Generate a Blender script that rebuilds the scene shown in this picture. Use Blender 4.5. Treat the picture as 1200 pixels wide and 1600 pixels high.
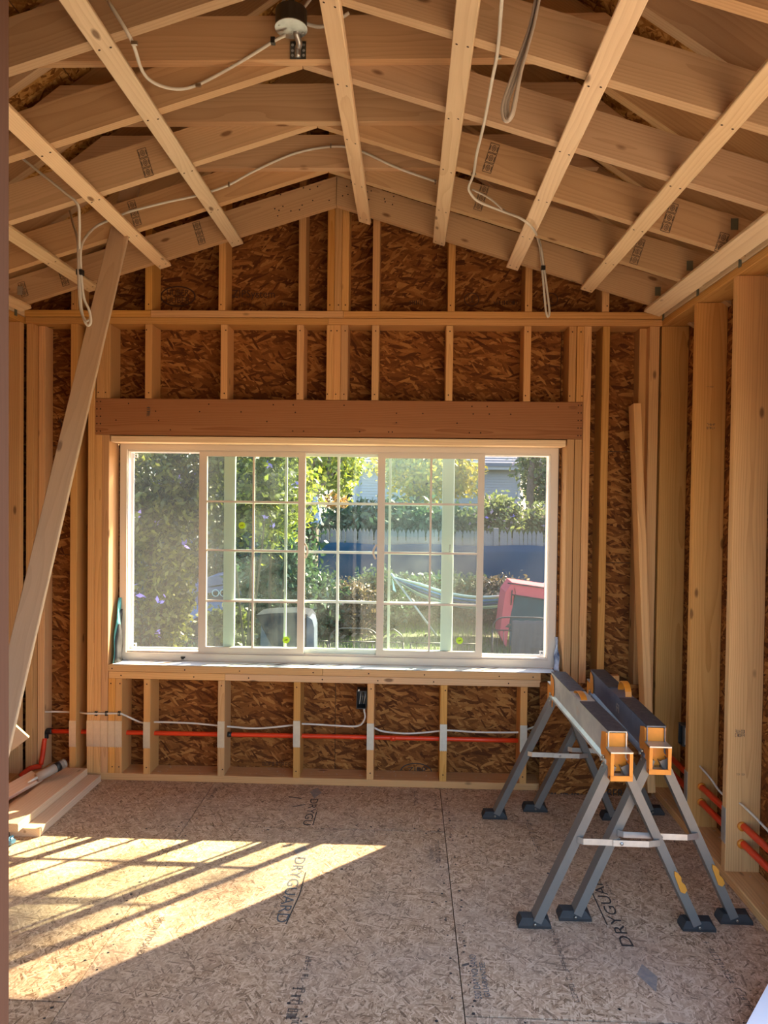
import bpy, math, random
import numpy as np
from mathutils import Vector, Matrix
random.seed(7)
rng = np.random.default_rng(11)
for o in list(bpy.data.objects):
    bpy.data.objects.remove(o)
S = bpy.context.scene
COL = S.collection

# ------------------------------------------------------------------ camera
F_PX, YAW, PITCH, ROLL, EYE = 1132.3, 0.03303, 0.01957, 0.01246, 1.5598
cy, sy, cp, sp = math.cos(YAW), math.sin(YAW), math.cos(PITCH), math.sin(PITCH)
FW = Vector((-sy * cp, cy * cp, -sp)); RT0 = Vector((cy, sy, 0)); UP0 = RT0.cross(FW)
RT = RT0 * math.cos(ROLL) + UP0 * math.sin(ROLL); UP = -RT0 * math.sin(ROLL) + UP0 * math.cos(ROLL)
CAM = Vector((0, 0, EYE))
cd = bpy.data.cameras.new('camera'); cam = bpy.data.objects.new('camera', cd); COL.objects.link(cam)
cd.sensor_fit = 'HORIZONTAL'; cd.sensor_width = 36; cd.lens = F_PX / 1200 * 36
cd.clip_start = 0.05; cd.clip_end = 300
cam.matrix_world = Matrix.Translation(CAM) @ Matrix((RT, UP, -FW)).transposed().to_4x4()
S.camera = cam


def at(x, y, Y):
    """photo pixel -> point at the distance Y from the doorway"""
    d = FW + RT * ((x - 600) / F_PX) - UP * ((y - 800) / F_PX)
    return CAM + d * (Y / d.y)


def atz(x, y, Z=0.0):
    d = FW + RT * ((x - 600) / F_PX) - UP * ((y - 800) / F_PX)
    return CAM + d * ((Z - CAM.z) / d.z)


def atx(x, y, X):
    d = FW + RT * ((x - 600) / F_PX) - UP * ((y - 800) / F_PX)
    return CAM + d * (X / d.x)


def atch(x, y, drop=.012):
    """photo pixel -> point just under the sloping plane of the lower rafters"""
    d = FW + RT * ((x - 600) / F_PX) - UP * ((y - 800) / F_PX)
    xc, zp, sl0 = -.3887, 3.064 - drop, .31
    sg = 1 if x > 520 else -1
    return CAM + d * ((zp + sl0 * sg * xc - CAM.z) / (d.z + sl0 * sg * d.x))


# ------------------------------------------------------------------ light
W = bpy.data.worlds.new('sky'); S.world = W; W.use_nodes = True
wn = W.node_tree; wn.nodes.clear()
sky = wn.nodes.new('ShaderNodeTexSky'); sky.sky_type = 'NISHITA'; sky.sun_disc = False
SUN_EL = math.radians(34.0); SUN_AZ = math.radians(45.0)     # azimuth east of the room's far axis
sky.sun_elevation = SUN_EL; sky.sun_rotation = SUN_AZ
sky.air_density = 1.0; sky.dust_density = 1.5; sky.ozone_density = 1.0
bg = wn.nodes.new('ShaderNodeBackground'); bg.inputs['Strength'].default_value = 0.44
wo = wn.nodes.new('ShaderNodeOutputWorld')
wn.links.new(sky.outputs[0], bg.inputs[0]); wn.links.new(bg.outputs[0], wo.inputs[0])
sl = bpy.data.lights.new('sun', 'SUN'); sun = bpy.data.objects.new('sun', sl); COL.objects.link(sun)
sl.energy = 18.0; sl.color = (1.0, 0.81, 0.53); sl.angle = math.radians(0.55)
sd = Vector((math.sin(SUN_AZ) * math.cos(SUN_EL), math.cos(SUN_AZ) * math.cos(SUN_EL), math.sin(SUN_EL)))
sun.rotation_euler = sd.to_track_quat('Z', 'Y').to_euler(); sun.location = (9, 14, 12)
S.view_settings.view_transform = 'Standard'; S.view_settings.look = 'None'
S.view_settings.gamma = 1.0; S.view_settings.use_curve_mapping = False
S.view_settings.exposure = 1.3
S.cycles.caustics_reflective = False; S.cycles.caustics_refractive = False
S.cycles.max_bounces = 7; S.cycles.adaptive_threshold = .025; S.cycles.glossy_bounces = 2

# ------------------------------------------------------------------ materials


class NT:
    def __init__(s, name):
        s.m = bpy.data.materials.new(name); s.m.use_nodes = True
        s.t = s.m.node_tree; s.t.nodes.clear()
        s.out = s.n('ShaderNodeOutputMaterial')

    def n(s, t, **kw):
        nd = s.t.nodes.new(t)
        for k, v in kw.items():
            setattr(nd, k, v)
        return nd

    def l(s, a, b):
        s.t.links.new(a, b)

    def val(s, sock, v):
        if hasattr(v, 'is_linked'):
            s.l(v, sock)
        else:
            sock.default_value = v

    def math(s, op, a, b=0.0, c=0.0):
        nd = s.n('ShaderNodeMath', operation=op)
        s.val(nd.inputs[0], a); s.val(nd.inputs[1], b); s.val(nd.inputs[2], c)
        return nd.outputs[0]

    def mix(s, f, a, b, bt='MIX'):
        nd = s.n('ShaderNodeMix', data_type='RGBA', blend_type=bt)
        s.val(nd.inputs[0], f)
        s.val(nd.inputs[6], a if hasattr(a, 'is_linked') else (*a, 1)); s.val(nd.inputs[7], b if hasattr(b, 'is_linked') else (*b, 1))
        return nd.outputs[2]

    def vmath(s, op, a, b):
        nd = s.n('ShaderNodeVectorMath', operation=op)
        s.val(nd.inputs[0], a); s.val(nd.inputs[1], b)
        return nd.outputs[0]

    def mapping(s, v, scale=(1, 1, 1), rot=(0, 0, 0), loc=(0, 0, 0)):
        nd = s.n('ShaderNodeMapping')
        s.l(v, nd.inputs[0]); nd.inputs['Scale'].default_value = scale; nd.inputs['Rotation'].default_value = rot
        s.val(nd.inputs['Location'], loc)
        return nd.outputs[0]

    def noise(s, v, scale=1, detail=2, rough=.5, out=0):
        nd = s.n('ShaderNodeTexNoise'); s.l(v, nd.inputs['Vector'])
        nd.inputs['Scale'].default_value = scale; nd.inputs['Detail'].default_value = detail; nd.inputs['Roughness'].default_value = rough
        return nd.outputs[out]

    def maprange(s, v, a, b, c=0.0, d=1.0):
        nd = s.n('ShaderNodeMapRange'); s.val(nd.inputs[0], v)
        for i, q in enumerate((a, b, c, d)):
            nd.inputs[i + 1].default_value = q
        return nd.outputs[0]

    def bsdf(s, col, rough=.6, metal=0.0, spec=.5, bump=None, bs=.3, bd=.002):
        b = s.n('ShaderNodeBsdfPrincipled')
        s.val(b.inputs['Base Color'], col if hasattr(col, 'is_linked') else (*col, 1))
        s.val(b.inputs['Roughness'], rough); s.val(b.inputs['Metallic'], metal)
        b.inputs['Specular IOR Level'].default_value = spec
        if bump is not None:
            bn = s.n('ShaderNodeBump'); bn.inputs['Strength'].default_value = bs; bn.inputs['Distance'].default_value = bd
            s.l(bump, bn.inputs['Height']); s.l(bn.outputs[0], b.inputs['Normal'])
        return b

    def done(s, sh):
        s.l(sh if not hasattr(sh, 'outputs') else sh.outputs[0], s.out.inputs[0]); return s.m


def wood(name, base, dark, ring=.5, knot=.8, rough=.62, weather=0.0, spec=.14):
    t = NT(name)
    tc = t.n('ShaderNodeTexCoord'); oi = t.n('ShaderNodeObjectInfo')
    rv = t.n('ShaderNodeCombineXYZ')
    r = oi.outputs['Random']
    for i, k in enumerate((37.1, 71.7, 113.3)):
        t.l(t.math('MULTIPLY', r, k), rv.inputs[i])
    v = t.vmath('ADD', tc.outputs['Object'], rv.outputs[0])
    # growth rings about the local length axis
    pv = t.n('ShaderNodeCombineXYZ')
    t.l(t.math('MULTIPLY_ADD', t.math('FRACT', t.math('MULTIPLY', r, 17.3)), .14, -.07), pv.inputs[0])
    t.l(t.math('MULTIPLY_ADD', t.math('FRACT', t.math('MULTIPLY', r, 5.9)), .1, .03), pv.inputs[1])
    q = t.vmath('ADD', tc.outputs['Object'], pv.outputs[0])
    wob = t.noise(t.mapping(v, (6, 6, 1.3)), 1, 2, .5, 1)
    wv = t.vmath('MULTIPLY', t.vmath('SUBTRACT', wob, (.5, .5, .5)), (.045, .045, 0))
    q = t.vmath('MULTIPLY', t.vmath('ADD', q, wv), (1, 1, .02))
    w = t.n('ShaderNodeTexWave', wave_type='RINGS', rings_direction='Z', wave_profile='SAW')
    t.l(q, w.inputs['Vector']); w.inputs['Scale'].default_value = 36; w.inputs['Distortion'].default_value = .6
    w.inputs['Detail'].default_value = 1; w.inputs['Detail Scale'].default_value = 2
    fib = t.noise(t.mapping(v, (260, 260, 7)), 1, 3, .6)
    big = t.noise(t.mapping(v, (5, 5, .9)), 1, 2)
    f = t.math('MULTIPLY', t.math('POWER', w.outputs['Fac'], 2.0), ring)
    f = t.math('ADD', f, t.math('MULTIPLY', t.math('SUBTRACT', fib, .5), .5))
    f = t.math('ADD', f, t.math('MULTIPLY', t.math('SUBTRACT', big, .45), .45))
    nd = t.n('ShaderNodeClamp'); t.l(f, nd.inputs[0])
    col = t.mix(nd.outputs[0], base, dark)
    # knots
    vo = t.n('ShaderNodeTexVoronoi'); vo.inputs['Scale'].default_value = 1
    vo.inputs['Randomness'].default_value = 1
    t.l(t.mapping(v, (9, 9, 3.6)), vo.inputs['Vector'])
    kd = t.math('ADD', vo.outputs['Distance'], t.math('MULTIPLY', t.math('SUBTRACT', fib, .5), .05))
    kn = t.maprange(kd, .06, .11, 1, 0)
    col = t.mix(t.math('MULTIPLY', kn, knot), col, (.16, .07, .03))
    hs = t.n('ShaderNodeHueSaturation'); t.l(col, hs.inputs['Color'])
    t.l(t.math('MULTIPLY_ADD', t.math('FRACT', t.math('MULTIPLY', r, 31.7)), .3, .84), hs.inputs['Value'])
    t.l(t.math('MULTIPLY_ADD', t.math('FRACT', t.math('MULTIPLY', r, 11.3)), .2, .9), hs.inputs['Saturation'])
    t.l(t.math('MULTIPLY_ADD', t.math('FRACT', t.math('MULTIPLY', r, 23.9)), .006, .4975), hs.inputs['Hue'])
    col = hs.outputs[0]
    if weather:
        g = t.noise(t.mapping(v, (14, 14, 2)), 1, 4)
        col = t.mix(t.math('MULTIPLY', g, weather), col, (.42, .40, .38))
    return t.done(t.bsdf(col, rough, 0, spec, fib, .25, .001))


def osb(name, cols, long=.075, short=.014, stain=0.0, rough=.75, layers=4, spec=.12, angs=(0.15, 0.95, -0.7, 1.75, -.25)):
    t = NT(name)
    tc = t.n('ShaderNodeTexCoord'); oi = t.n('ShaderNodeObjectInfo')
    rv = t.n('ShaderNodeCombineXYZ')
    t.l(t.math('MULTIPLY', oi.outputs['Random'], 53.0), rv.inputs[0]); t.l(t.math('MULTIPLY', oi.outputs['Random'], 19.0), rv.inputs[1])
    v0 = t.vmath('ADD', tc.outputs['Object'], rv.outputs[0])
    wob = t.vmath('MULTIPLY', t.vmath('SUBTRACT', t.noise(v0, 9, 3, .6, 1), (.5, .5, .5)), (.009, .009, .0))
    v = t.vmath('ADD', v0, wob)
    cur = None; cv = None
    for i in range(layers):
        ang = angs[i]
        mv = t.mapping(v, (1 / long, 1 / short, 1), (0, 0, 0))
        rt = t.n('ShaderNodeVectorRotate', rotation_type='Z_AXIS'); t.l(v, rt.inputs['Vector']); rt.inputs['Angle'].default_value = ang
        mv = t.mapping(rt.outputs[0], (1 / long * (1 + .15 * i), 1 / short * (1 + .1 * i), 0), (0, 0, 0), (i * 7.3, i * 3.1, 0))
        vo = t.n('ShaderNodeTexVoronoi', voronoi_dimensions='2D'); vo.inputs['Scale'].default_value = 1; t.l(mv, vo.inputs['Vector'])
        sp_ = t.n('ShaderNodeSeparateColor'); t.l(vo.outputs['Color'], sp_.inputs[0])
        pr, tone = sp_.outputs[0], sp_.outputs[1]
        if cur is None:
            cur, cv = pr, tone
        else:
            gt = t.math('GREATER_THAN', pr, cur)
            mx = t.n('ShaderNodeMix'); t.l(gt, mx.inputs[0]); t.l(cv, mx.inputs[2]); t.l(tone, mx.inputs[3]); cv = mx.outputs[0]
            cur = t.math('MAXIMUM', pr, cur)
    fine = t.noise(v0, 120, 3, .6)
    cv2 = t.math('ADD', cv, t.math('MULTIPLY', t.math('SUBTRACT', fine, .5), .35))
    cr = t.n('ShaderNodeValToRGB'); t.l(cv2, cr.inputs[0])
    els = cr.color_ramp.elements
    while len(els) < len(cols):
        els.new(.5)
    for e, (p, c) in zip(els, cols):
        e.position = p; e.color = (*c, 1)
    col = cr.outputs[0]
    if stain:
        g = t.noise(v0, 2.1, 4, .6)
        col = t.mix(t.math('MULTIPLY', t.maprange(g, .4, .7), stain), col, (.42, .345, .29))
    hgt = t.math('ADD', cur, t.math('MULTIPLY', fine, .2))
    return t.done(t.bsdf(col, rough, 0, spec, hgt, .35, .002))


def plain(name, col, rough=.5, metal=0.0, spec=.5, var=0.0, scale=20, bump=0.0, col2=None):
    t = NT(name)
    if not var and not bump:
        return t.done(t.bsdf(col, rough, metal, spec))
    tc = t.n('ShaderNodeTexCoord')
    n = t.noise(tc.outputs['Object'], scale, 4, .6)
    c2 = col2 or tuple(c * .5 for c in col)
    c = t.mix(t.math('MULTIPLY', t.maprange(n, .35, .65), var), col, c2)
    return t.done(t.bsdf(c, rough, metal, spec, n if bump else None, bump or .1, .002))


def leafmat(name, a, b, trans=.45, c=None):
    t = NT(name)
    at_ = t.n('ShaderNodeAttribute', attribute_name='rnd')
    col = t.mix(at_.outputs['Fac'], a, b)
    if c:
        col = t.mix(t.maprange(at_.outputs['Fac'], .93, .95), col, c)
    d = t.bsdf(col, .45, 0, .4)
    tr = t.n('ShaderNodeBsdfTranslucent'); t.l(t.mix(.5, col, (1.0, 1.0, .25), 'MULTIPLY'), tr.inputs[0])
    ad = t.n('ShaderNodeMixShader'); ad.inputs[0].default_value = trans
    t.l(d.outputs[0], ad.inputs[1]); t.l(tr.outputs[0], ad.inputs[2])
    return t.done(ad)


def glassmat(name, tint, gloss=.06, haze=0.0):
    t = NT(name)
    tr = t.n('ShaderNodeBsdfTransparent'); tr.inputs[0].default_value = (*tint, 1)
    g = t.n('ShaderNodeBsdfGlossy'); g.inputs['Roughness'].default_value = .02
    lw = t.n('ShaderNodeLayerWeight'); lw.inputs[0].default_value = .5      # Schlick reflectance, same from both sides
    fr = t.math('MULTIPLY_ADD', t.math('POWER', lw.outputs['Facing'], 5.0), .9, .025)
    m = t.n('ShaderNodeMixShader'); t.l(fr, m.inputs[0]); t.l(tr.outputs[0], m.inputs[1]); t.l(g.outputs[0], m.inputs[2])
    if haze:
        tc = t.n('ShaderNodeTexCoord')
        n = t.noise(tc.outputs['Object'], 6, 4, .6)
        df = t.n('ShaderNodeBsdfTranslucent'); df.inputs[0].default_value = (.9, .95, .92, 1)
        m2 = t.n('ShaderNodeMixShader'); t.l(t.math('MULTIPLY', t.maprange(n, .35, .75), haze), m2.inputs[0])
        t.l(m.outputs[0], m2.inputs[1]); t.l(df.outputs[0], m2.inputs[2]); m = m2
    return t.done(m)


def screenmat(name, k, dc, tc_):
    t = NT(name)
    tr = t.n('ShaderNodeBsdfTransparent'); tr.inputs[0].default_value = (1, 1, 1, 1)
    d = t.n('ShaderNodeBsdfDiffuse'); d.inputs[0].default_value = (dc, dc, dc, 1)
    l = t.n('ShaderNodeBsdfTranslucent'); l.inputs[0].default_value = (tc_, tc_, tc_, 1)
    a = t.n('ShaderNodeMixShader'); a.inputs[0].default_value = .5
    t.l(d.outputs[0], a.inputs[1]); t.l(l.outputs[0], a.inputs[2])
    m = t.n('ShaderNodeMixShader'); m.inputs[0].default_value = k
    t.l(tr.outputs[0], m.inputs[1]); t.l(a.outputs[0], m.inputs[2])
    return t.done(m)


M = {}
M['stud'] = wood('stud_wood', (.68, .37, .145), (.45, .20, .062))
M['pale'] = wood('pale_spruce', (.86, .65, .43), (.64, .42, .22), ring=.4)
M['mid'] = wood('sill_spruce', (.76, .46, .22), (.54, .27, .10), ring=.4)
M['chord'] = wood('rafter_spruce', (.60, .395, .23), (.42, .25, .13), ring=.45)
M['fir'] = wood('header_fir', (.46, .20, .085), (.27, .095, .035), ring=.65, knot=.4)
M['grey'] = wood('weathered_board', (.66, .44, .28), (.44, .27, .16), ring=.3, weather=.35)
M['lumber'] = wood('fresh_lumber', (.70, .50, .34), (.50, .31, .18), ring=.3)
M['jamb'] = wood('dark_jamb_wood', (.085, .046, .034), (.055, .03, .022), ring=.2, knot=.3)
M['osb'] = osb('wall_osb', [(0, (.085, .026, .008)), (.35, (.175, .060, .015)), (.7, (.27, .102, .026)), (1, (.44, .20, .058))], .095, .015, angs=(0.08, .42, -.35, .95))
M['roof_osb'] = osb('roof_osb', [(0, (.16, .06, .015)), (.35, (.36, .17, .045)), (.7, (.52, .28, .085)), (1, (.66, .40, .14))], .06, .014)
M['floor_osb'] = osb('floor_osb', [(0, (.19, .115, .066)), (.22, (.39, .25, .152)), (.65, (.545, .375, .24)), (1, (.70, .52, .36))], .040, .0058, stain=.35, layers=4)
M['ink'] = plain('black_ink', (.03, .024, .022), .8)
M['ink_soft'] = plain('faded_ink', (.10, .075, .06), .8)
M['ink_blue'] = plain('blue_ink', (.07, .085, .10), .8)
M['ink_wash'] = plain('washed_out_ink', (.20, .19, .185), .8, var=.8, scale=40, col2=(.36, .28, .22))
M['ink_brown'] = plain('brown_ink', (.05, .017, .006), .8)
M['vinyl'] = plain('warm_lit_vinyl', (.68, .59, .50), .4)  # white vinyl; warm room bounce is put into its tan base
M['vinyl_out'] = plain('pale_green_vinyl', (.80, .90, .80), .4)
M['screen_frame'] = plain('white_screen_frame', (.88, .88, .90), .35)
M['glass'] = glassmat('window_glass', (.92, .97, .95), haze=.012)
M['glass_fixed'] = glassmat('fixed_glass', (.93, .97, .94), haze=.012)
M['screen_a'] = screenmat('insect_screen_veiled', .16, .12, .13)  # paler mesh colour imitates the sunlit veil on the left screen
M['screen_b'] = screenmat('insect_screen', .26, .05, .045)
M['sticker'] = plain('lime_sticker', (.55, .85, .03), .5)
M['black'] = plain('black_plastic', (.015, .015, .016), .45)
M['galv'] = plain('galvanised_steel', (.62, .63, .62), .38, .85, var=.5, scale=30, col2=(.42, .43, .44))
M['plate'] = plain('nail_plate_steel', (.60, .585, .53), .45, .7, var=.4, scale=40, col2=(.45, .44, .40))
M['rail'] = plain('lit_rail_steel', (.72, .73, .68), .3, .3, var=.8, scale=9, col2=(.45, .47, .47))  # bright base stands in for window and sun patch reflections
M['rail_dark'] = plain('dark_rail_steel', (.16, .19, .26), .34, .3, var=.8, scale=9, col2=(.08, .10, .15))
M['rail_top'] = plain('rail_top_paint', (.025, .028, .038), .5, .2, var=.7, scale=35, col2=(.10, .095, .10))
M['leg'] = plain('leg_steel', (.165, .158, .15), .36, .25, var=.3, scale=25, col2=(.13, .125, .12))
M['foot'] = plain('foot_rubber', (.028, .028, .030), .6, spec=.25, var=.4, scale=30, col2=(.05, .05, .052))
M['orange'] = plain('orange_paint', (.80, .27, .025), .42, 0, var=.35, scale=26, col2=(.50, .15, .02))
M['hook'] = plain('dull_orange_steel', (.50, .21, .02), .5)
M['red'] = plain('red_conduit', (.80, .055, .012), .4)
M['cable'] = plain('white_cable_jacket', (.72, .68, .61), .45)
M['cable_dark'] = plain('grey_cable_jacket', (.52, .46, .40), .45)
M['copper'] = plain('bolt_steel', (.45, .40, .32), .35, .9)
M['dark_metal'] = plain('dark_steel', (.12, .12, .11), .4, .8)
M['green_metal'] = plain('tie_steel', (.17, .175, .13), .6, .3)
M['teal'] = plain('teal_flashing', (.10, .42, .42), .5, var=.3, scale=15)
M['membrane'] = plain('sill_membrane', (.80, .84, .84), .4, var=.7, scale=7, col2=(.50, .56, .58))
M['tube_white'] = plain('caulk_tube', (.36, .30, .25), .5)
M['blue_bag'] = plain('blue_plastic', (.05, .14, .26), .35, var=.6, scale=60)
M['white_wrap'] = plain('white_sheet', (.78, .77, .80), .5)
M['chips'] = plain('wood_chips', (.66, .50, .34), .8)
# outdoors
M['grass'] = leafmat('grass_blade', (.045, .10, .02), (.13, .20, .04), .4)
M['concrete'] = plain('bounce_concrete', (.52, .46, .38), .85, spec=.2, var=.4, scale=3, col2=(.42, .37, .31))  # pale base for the added slab, to bounce sunlight onto the ceiling
M['dry_earth'] = plain('dry_earth', (.30, .245, .18), .95, spec=.1, var=.5, scale=2, col2=(.22, .18, .13))
M['soil'] = plain('lawn_soil', (.055, .075, .025), .9, var=.6, scale=3, col2=(.10, .085, .05))
M['leaf_a'] = leafmat('rose_of_sharon_leaf', (.016, .03, .010), (.15, .175, .04), .5)
M['leaf_dark'] = leafmat('dark_evergreen_leaf', (.012, .035, .018), (.035, .075, .035), .25)
M['leaf_teal'] = leafmat('cool_shrub_leaf', (.025, .06, .04), (.07, .13, .08), .3)
M['leaf_gold'] = leafmat('golden_leaf', (.20, .22, .02), (.58, .42, .04), .45)
M['leaf_lime'] = leafmat('lime_tree_leaf', (.13, .20, .03), (.34, .36, .06), .5)
M['leaf_mauve'] = leafmat('mauve_shrub_leaf', (.04, .05, .03), (.15, .11, .09), .35, (.42, .30, .26))
M['leaf_right'] = leafmat('flowering_shrub_leaf', (.08, .12, .055), (.24, .29, .14), .45, (.52, .42, .60))
M['leaf_orange'] = leafmat('orange_leaf', (.28, .14, .05), (.40, .25, .10), .35)
M['flower'] = plain('violet_flower', (.30, .25, .75), .6)
M['bark'] = plain('bark', (.16, .12, .09), .9, var=.7, scale=14, bump=.4)
M['stem'] = plain('shrub_stem', (.05, .04, .025), .9)
M['picket'] = plain('grey_picket', (.19, .195, .205), .8, var=.4, scale=9)
M['tarp'] = plain('blue_tarp', (.012, .062, .125), .8, spec=.1, var=.35, scale=2.2, col2=(.009, .047, .095))
M['siding'] = plain('white_siding', (.30, .315, .345), .6)
M['shingle'] = plain('grey_shingle', (.20, .21, .25), .8, var=.5, scale=25, col2=(.14, .15, .19))
M['trim_w'] = plain('white_trim', (.36, .37, .40), .5)
M['tent_red'] = plain('red_tent_cloth', (.58, .12, .135), .9, spec=.05, var=.3, scale=6, col2=(.46, .09, .105))
M['tent_teal'] = plain('teal_tent_cloth', (.035, .085, .10), .9, spec=.05, var=.4, scale=5)
M['towel'] = plain('grey_towel', (.10, .105, .112), .95, spec=.05, var=.4, scale=30, bump=.3)
M['wire'] = plain('black_wire', (.02, .022, .024), .5)
M['ham_blue'] = plain('blue_hammock_cloth', (.10, .34, .75), .8)
M['ham_pale'] = plain('pale_hammock_cloth', (.62, .86, .90), .8)
M['ham_deep'] = plain('deep_blue_cloth', (.03, .12, .36), .8)
M['steel_pole'] = plain('steel_pole', (.45, .46, .48), .4, .6)
M['cover'] = plain('grey_cover', (.035, .038, .048), 1.0, spec=.02, var=.4, scale=8)
M['cover_pale'] = plain('pale_cover', (.075, .095, .125), 1.0, spec=.02, var=.3, scale=8)
M['car_blue'] = plain('blue_body', (.05, .20, .52), .35, var=.3, scale=6)
M['car_dark'] = plain('slate_blue_body', (.09, .13, .27), .4)
M['mottle'] = plain('mottled_cloth', (.50, .58, .74), .8, var=1, scale=16, col2=(.04, .07, .16))

# ------------------------------------------------------------------ building helpers


def wmat(o):
    m = o.matrix_basis
    if o.parent:
        m = wmat(o.parent) @ o.matrix_parent_inverse @ m
    return m


def link(o, parent=None):
    COL.objects.link(o)
    if parent is not None:
        o.parent = parent; o.matrix_parent_inverse = wmat(parent).inverted()
    return o


def tag(o, label=None, cat=None, group=None, kind=None):
    if label: o['label'] = label
    if cat: o['category'] = cat
    if group: o['group'] = group
    if kind: o['kind'] = kind
    return o


def empty(name, loc=(0, 0, 0), parent=None):
    o = bpy.data.objects.new(name, None); o.empty_display_size = .05; o.location = loc
    return link(o, parent)


def thing(name, label, cat, loc=(0, 0, 0), group=None):
    return tag(empty(name, loc), label, cat, group)


def frame(zdir, origin, hint=None):
    z = Vector(zdir).normalized()
    h = Vector(hint) if hint is not None else (Vector((0, 1, 0)) if abs(z.y) < .9 else Vector((0, 0, 1)))
    x = h.cross(z).normalized(); y = z.cross(x)
    return Matrix.Translation(origin) @ Matrix((x, y, z)).transposed().to_4x4()


def mesh(name, verts, faces, mat, parent=None, zdir=None, hint=None, smooth=False, mats=None):
    """verts in world space; zdir = direction of the local length axis (wood grain)"""
    V = [Vector(v) for v in verts]
    c = sum(V, Vector()) / len(V)
    Mx = frame(zdir, c, hint) if zdir is not None else Matrix.Translation(c)
    inv = Mx.inverted()
    me = bpy.data.meshes.new(name); me.from_pydata([inv @ v for v in V], [], faces)
    me.materials.append(M[mat] if isinstance(mat, str) else mat)
    if smooth:
        me.polygons.foreach_set('use_smooth', [True] * len(me.polygons))
    me.update()
    o = bpy.data.objects.new(name, me); o.matrix_basis = Mx
    return link(o, parent)


def boxverts(lo, hi):
    x0, y0, z0 = lo; x1, y1, z1 = hi
    return [(x0, y0, z0), (x1, y0, z0), (x1, y1, z0), (x0, y1, z0), (x0, y0, z1), (x1, y0, z1), (x1, y1, z1), (x0, y1, z1)], \
           [(0, 3, 2, 1), (4, 5, 6, 7), (0, 1, 5, 4), (1, 2, 6, 5), (2, 3, 7, 6), (3, 0, 4, 7)]


def box(name, lo, hi, mat, parent=None, zdir=None):
    lo, hi = [min(a, b) for a, b in zip(lo, hi)], [max(a, b) for a, b in zip(lo, hi)]
    v, f = boxverts(lo, hi)
    return mesh(name, v, f, mat, parent, zdir)


class MB:
    """gathers several shapes into one mesh (pieces of ONE part)"""
    def __init__(s): s.v = []; s.f = []

    def add(s, v, f):
        n = len(s.v); s.v += [tuple(q) for q in v]; s.f += [tuple(i + n for i in g) for g in f]; return s

    def box(s, lo, hi):
        lo, hi = [min(a, b) for a, b in zip(lo, hi)], [max(a, b) for a, b in zip(lo, hi)]
        return s.add(*boxverts(lo, hi))

    def tube(s, pts, r, n=8, caps=True):
        return s.add(*tubegeo(pts, r, n, caps))

    def build(s, name, mat, parent=None, zdir=None, smooth=False):
        return mesh(name, s.v, s.f, mat, parent, zdir, None, smooth)


def lum(name, p0, p1, w, h, hint, mat, parent=None, ch=.0025):
    """sawn board from p0 to p1 (centre line), w across, h along hint, eased edges"""
    p0, p1 = Vector(p0), Vector(p1); d = (p1 - p0); L = d.length
    z = d / L; y = Vector(hint); y = (y - z * y.dot(z)).normalized(); x = y.cross(z)
    a, b = w / 2, h / 2
    sec = [(-a + ch, -b), (a - ch, -b), (a, -b + ch), (a, b - ch), (a - ch, b), (-a + ch, b), (-a, b - ch), (-a, -b + ch)]
    me = bpy.data.meshes.new(name)
    vs = [(q[0], q[1], zz) for zz in (-L / 2, L / 2) for q in sec]
    fs = [tuple(range(7, -1, -1)), tuple(range(8, 16))] + [(i, (i + 1) % 8, 8 + (i + 1) % 8, 8 + i) for i in range(8)]
    me.from_pydata(vs, [], fs); me.materials.append(M[mat]); me.update()
    o = bpy.data.objects.new(name, me)
    o.matrix_basis = Matrix.Translation((p0 + p1) / 2) @ Matrix((x, y, z)).transposed().to_4x4()
    return link(o, parent)


def prism(name, poly, axis_dir, thick, mat, parent=None, zdir=None):
    """polygon (world points) extruded by axis_dir*thick"""
    d = Vector(axis_dir).normalized() * thick
    P = [Vector(p) for p in poly]; n = len(P)
    nrm = Vector()
    for i in range(n):
        nrm += P[i].cross(P[(i + 1) % n])
    if nrm.dot(d) > 0:
        P.reverse()
    vs = P + [p + d for p in P]
    fs = [tuple(range(n)), tuple(range(2 * n - 1, n - 1, -1))] + [(i, n + i, n + (i + 1) % n, (i + 1) % n) for i in range(n)]
    return mesh(name, vs, fs, mat, parent, zdir)


def catmull(pts, k=6):
    P = [Vector(p) for p in pts]
    if len(P) < 3:
        return P
    out = []
    for i in range(len(P) - 1):
        a = P[i - 1] if i else P[0] * 2 - P[1]; b = P[i]; c = P[i + 1]; d = P[i + 2] if i + 2 < len(P) else P[-1] * 2 - P[-2]
        for j in range(k):
            t = j / k
            out.append(.5 * ((2 * b) + (c - a) * t + (2 * a - 5 * b + 4 * c - d) * t * t + (3 * b - a - 3 * c + d) * t ** 3))
    out.append(P[-1]); return out


def tubegeo(pts, r, n=8, caps=True):
    P = [Vector(p) for p in pts]; m = len(P); R_ = r if isinstance(r, (list, tuple)) else [r] * m
    vs = []; fs = []; u = None
    for i in range(m):
        t = (P[min(i + 1, m - 1)] - P[max(i - 1, 0)]).normalized()
        if u is None:
            u = t.orthogonal().normalized()
        u = (u - t * u.dot(t)).normalized(); w = t.cross(u)
        for k in range(n):
            a = 2 * math.pi * k / n
            vs.append(P[i] + (u * math.cos(a) + w * math.sin(a)) * R_[i])
    for i in range(m - 1):
        for k in range(n):
            fs.append((i * n + k, i * n + (k + 1) % n, (i + 1) * n + (k + 1) % n, (i + 1) * n + k))
    if caps:
        fs.append(tuple(range(n - 1, -1, -1))); fs.append(tuple(range((m - 1) * n, m * n)))
    return vs, fs


def tube(name, pts, r, mat, parent=None, n=8, k=6):
    v, f = tubegeo(catmull(pts, k) if k else pts, r, n)
    return mesh(name, v, f, mat, parent, None, None, True)


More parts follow.
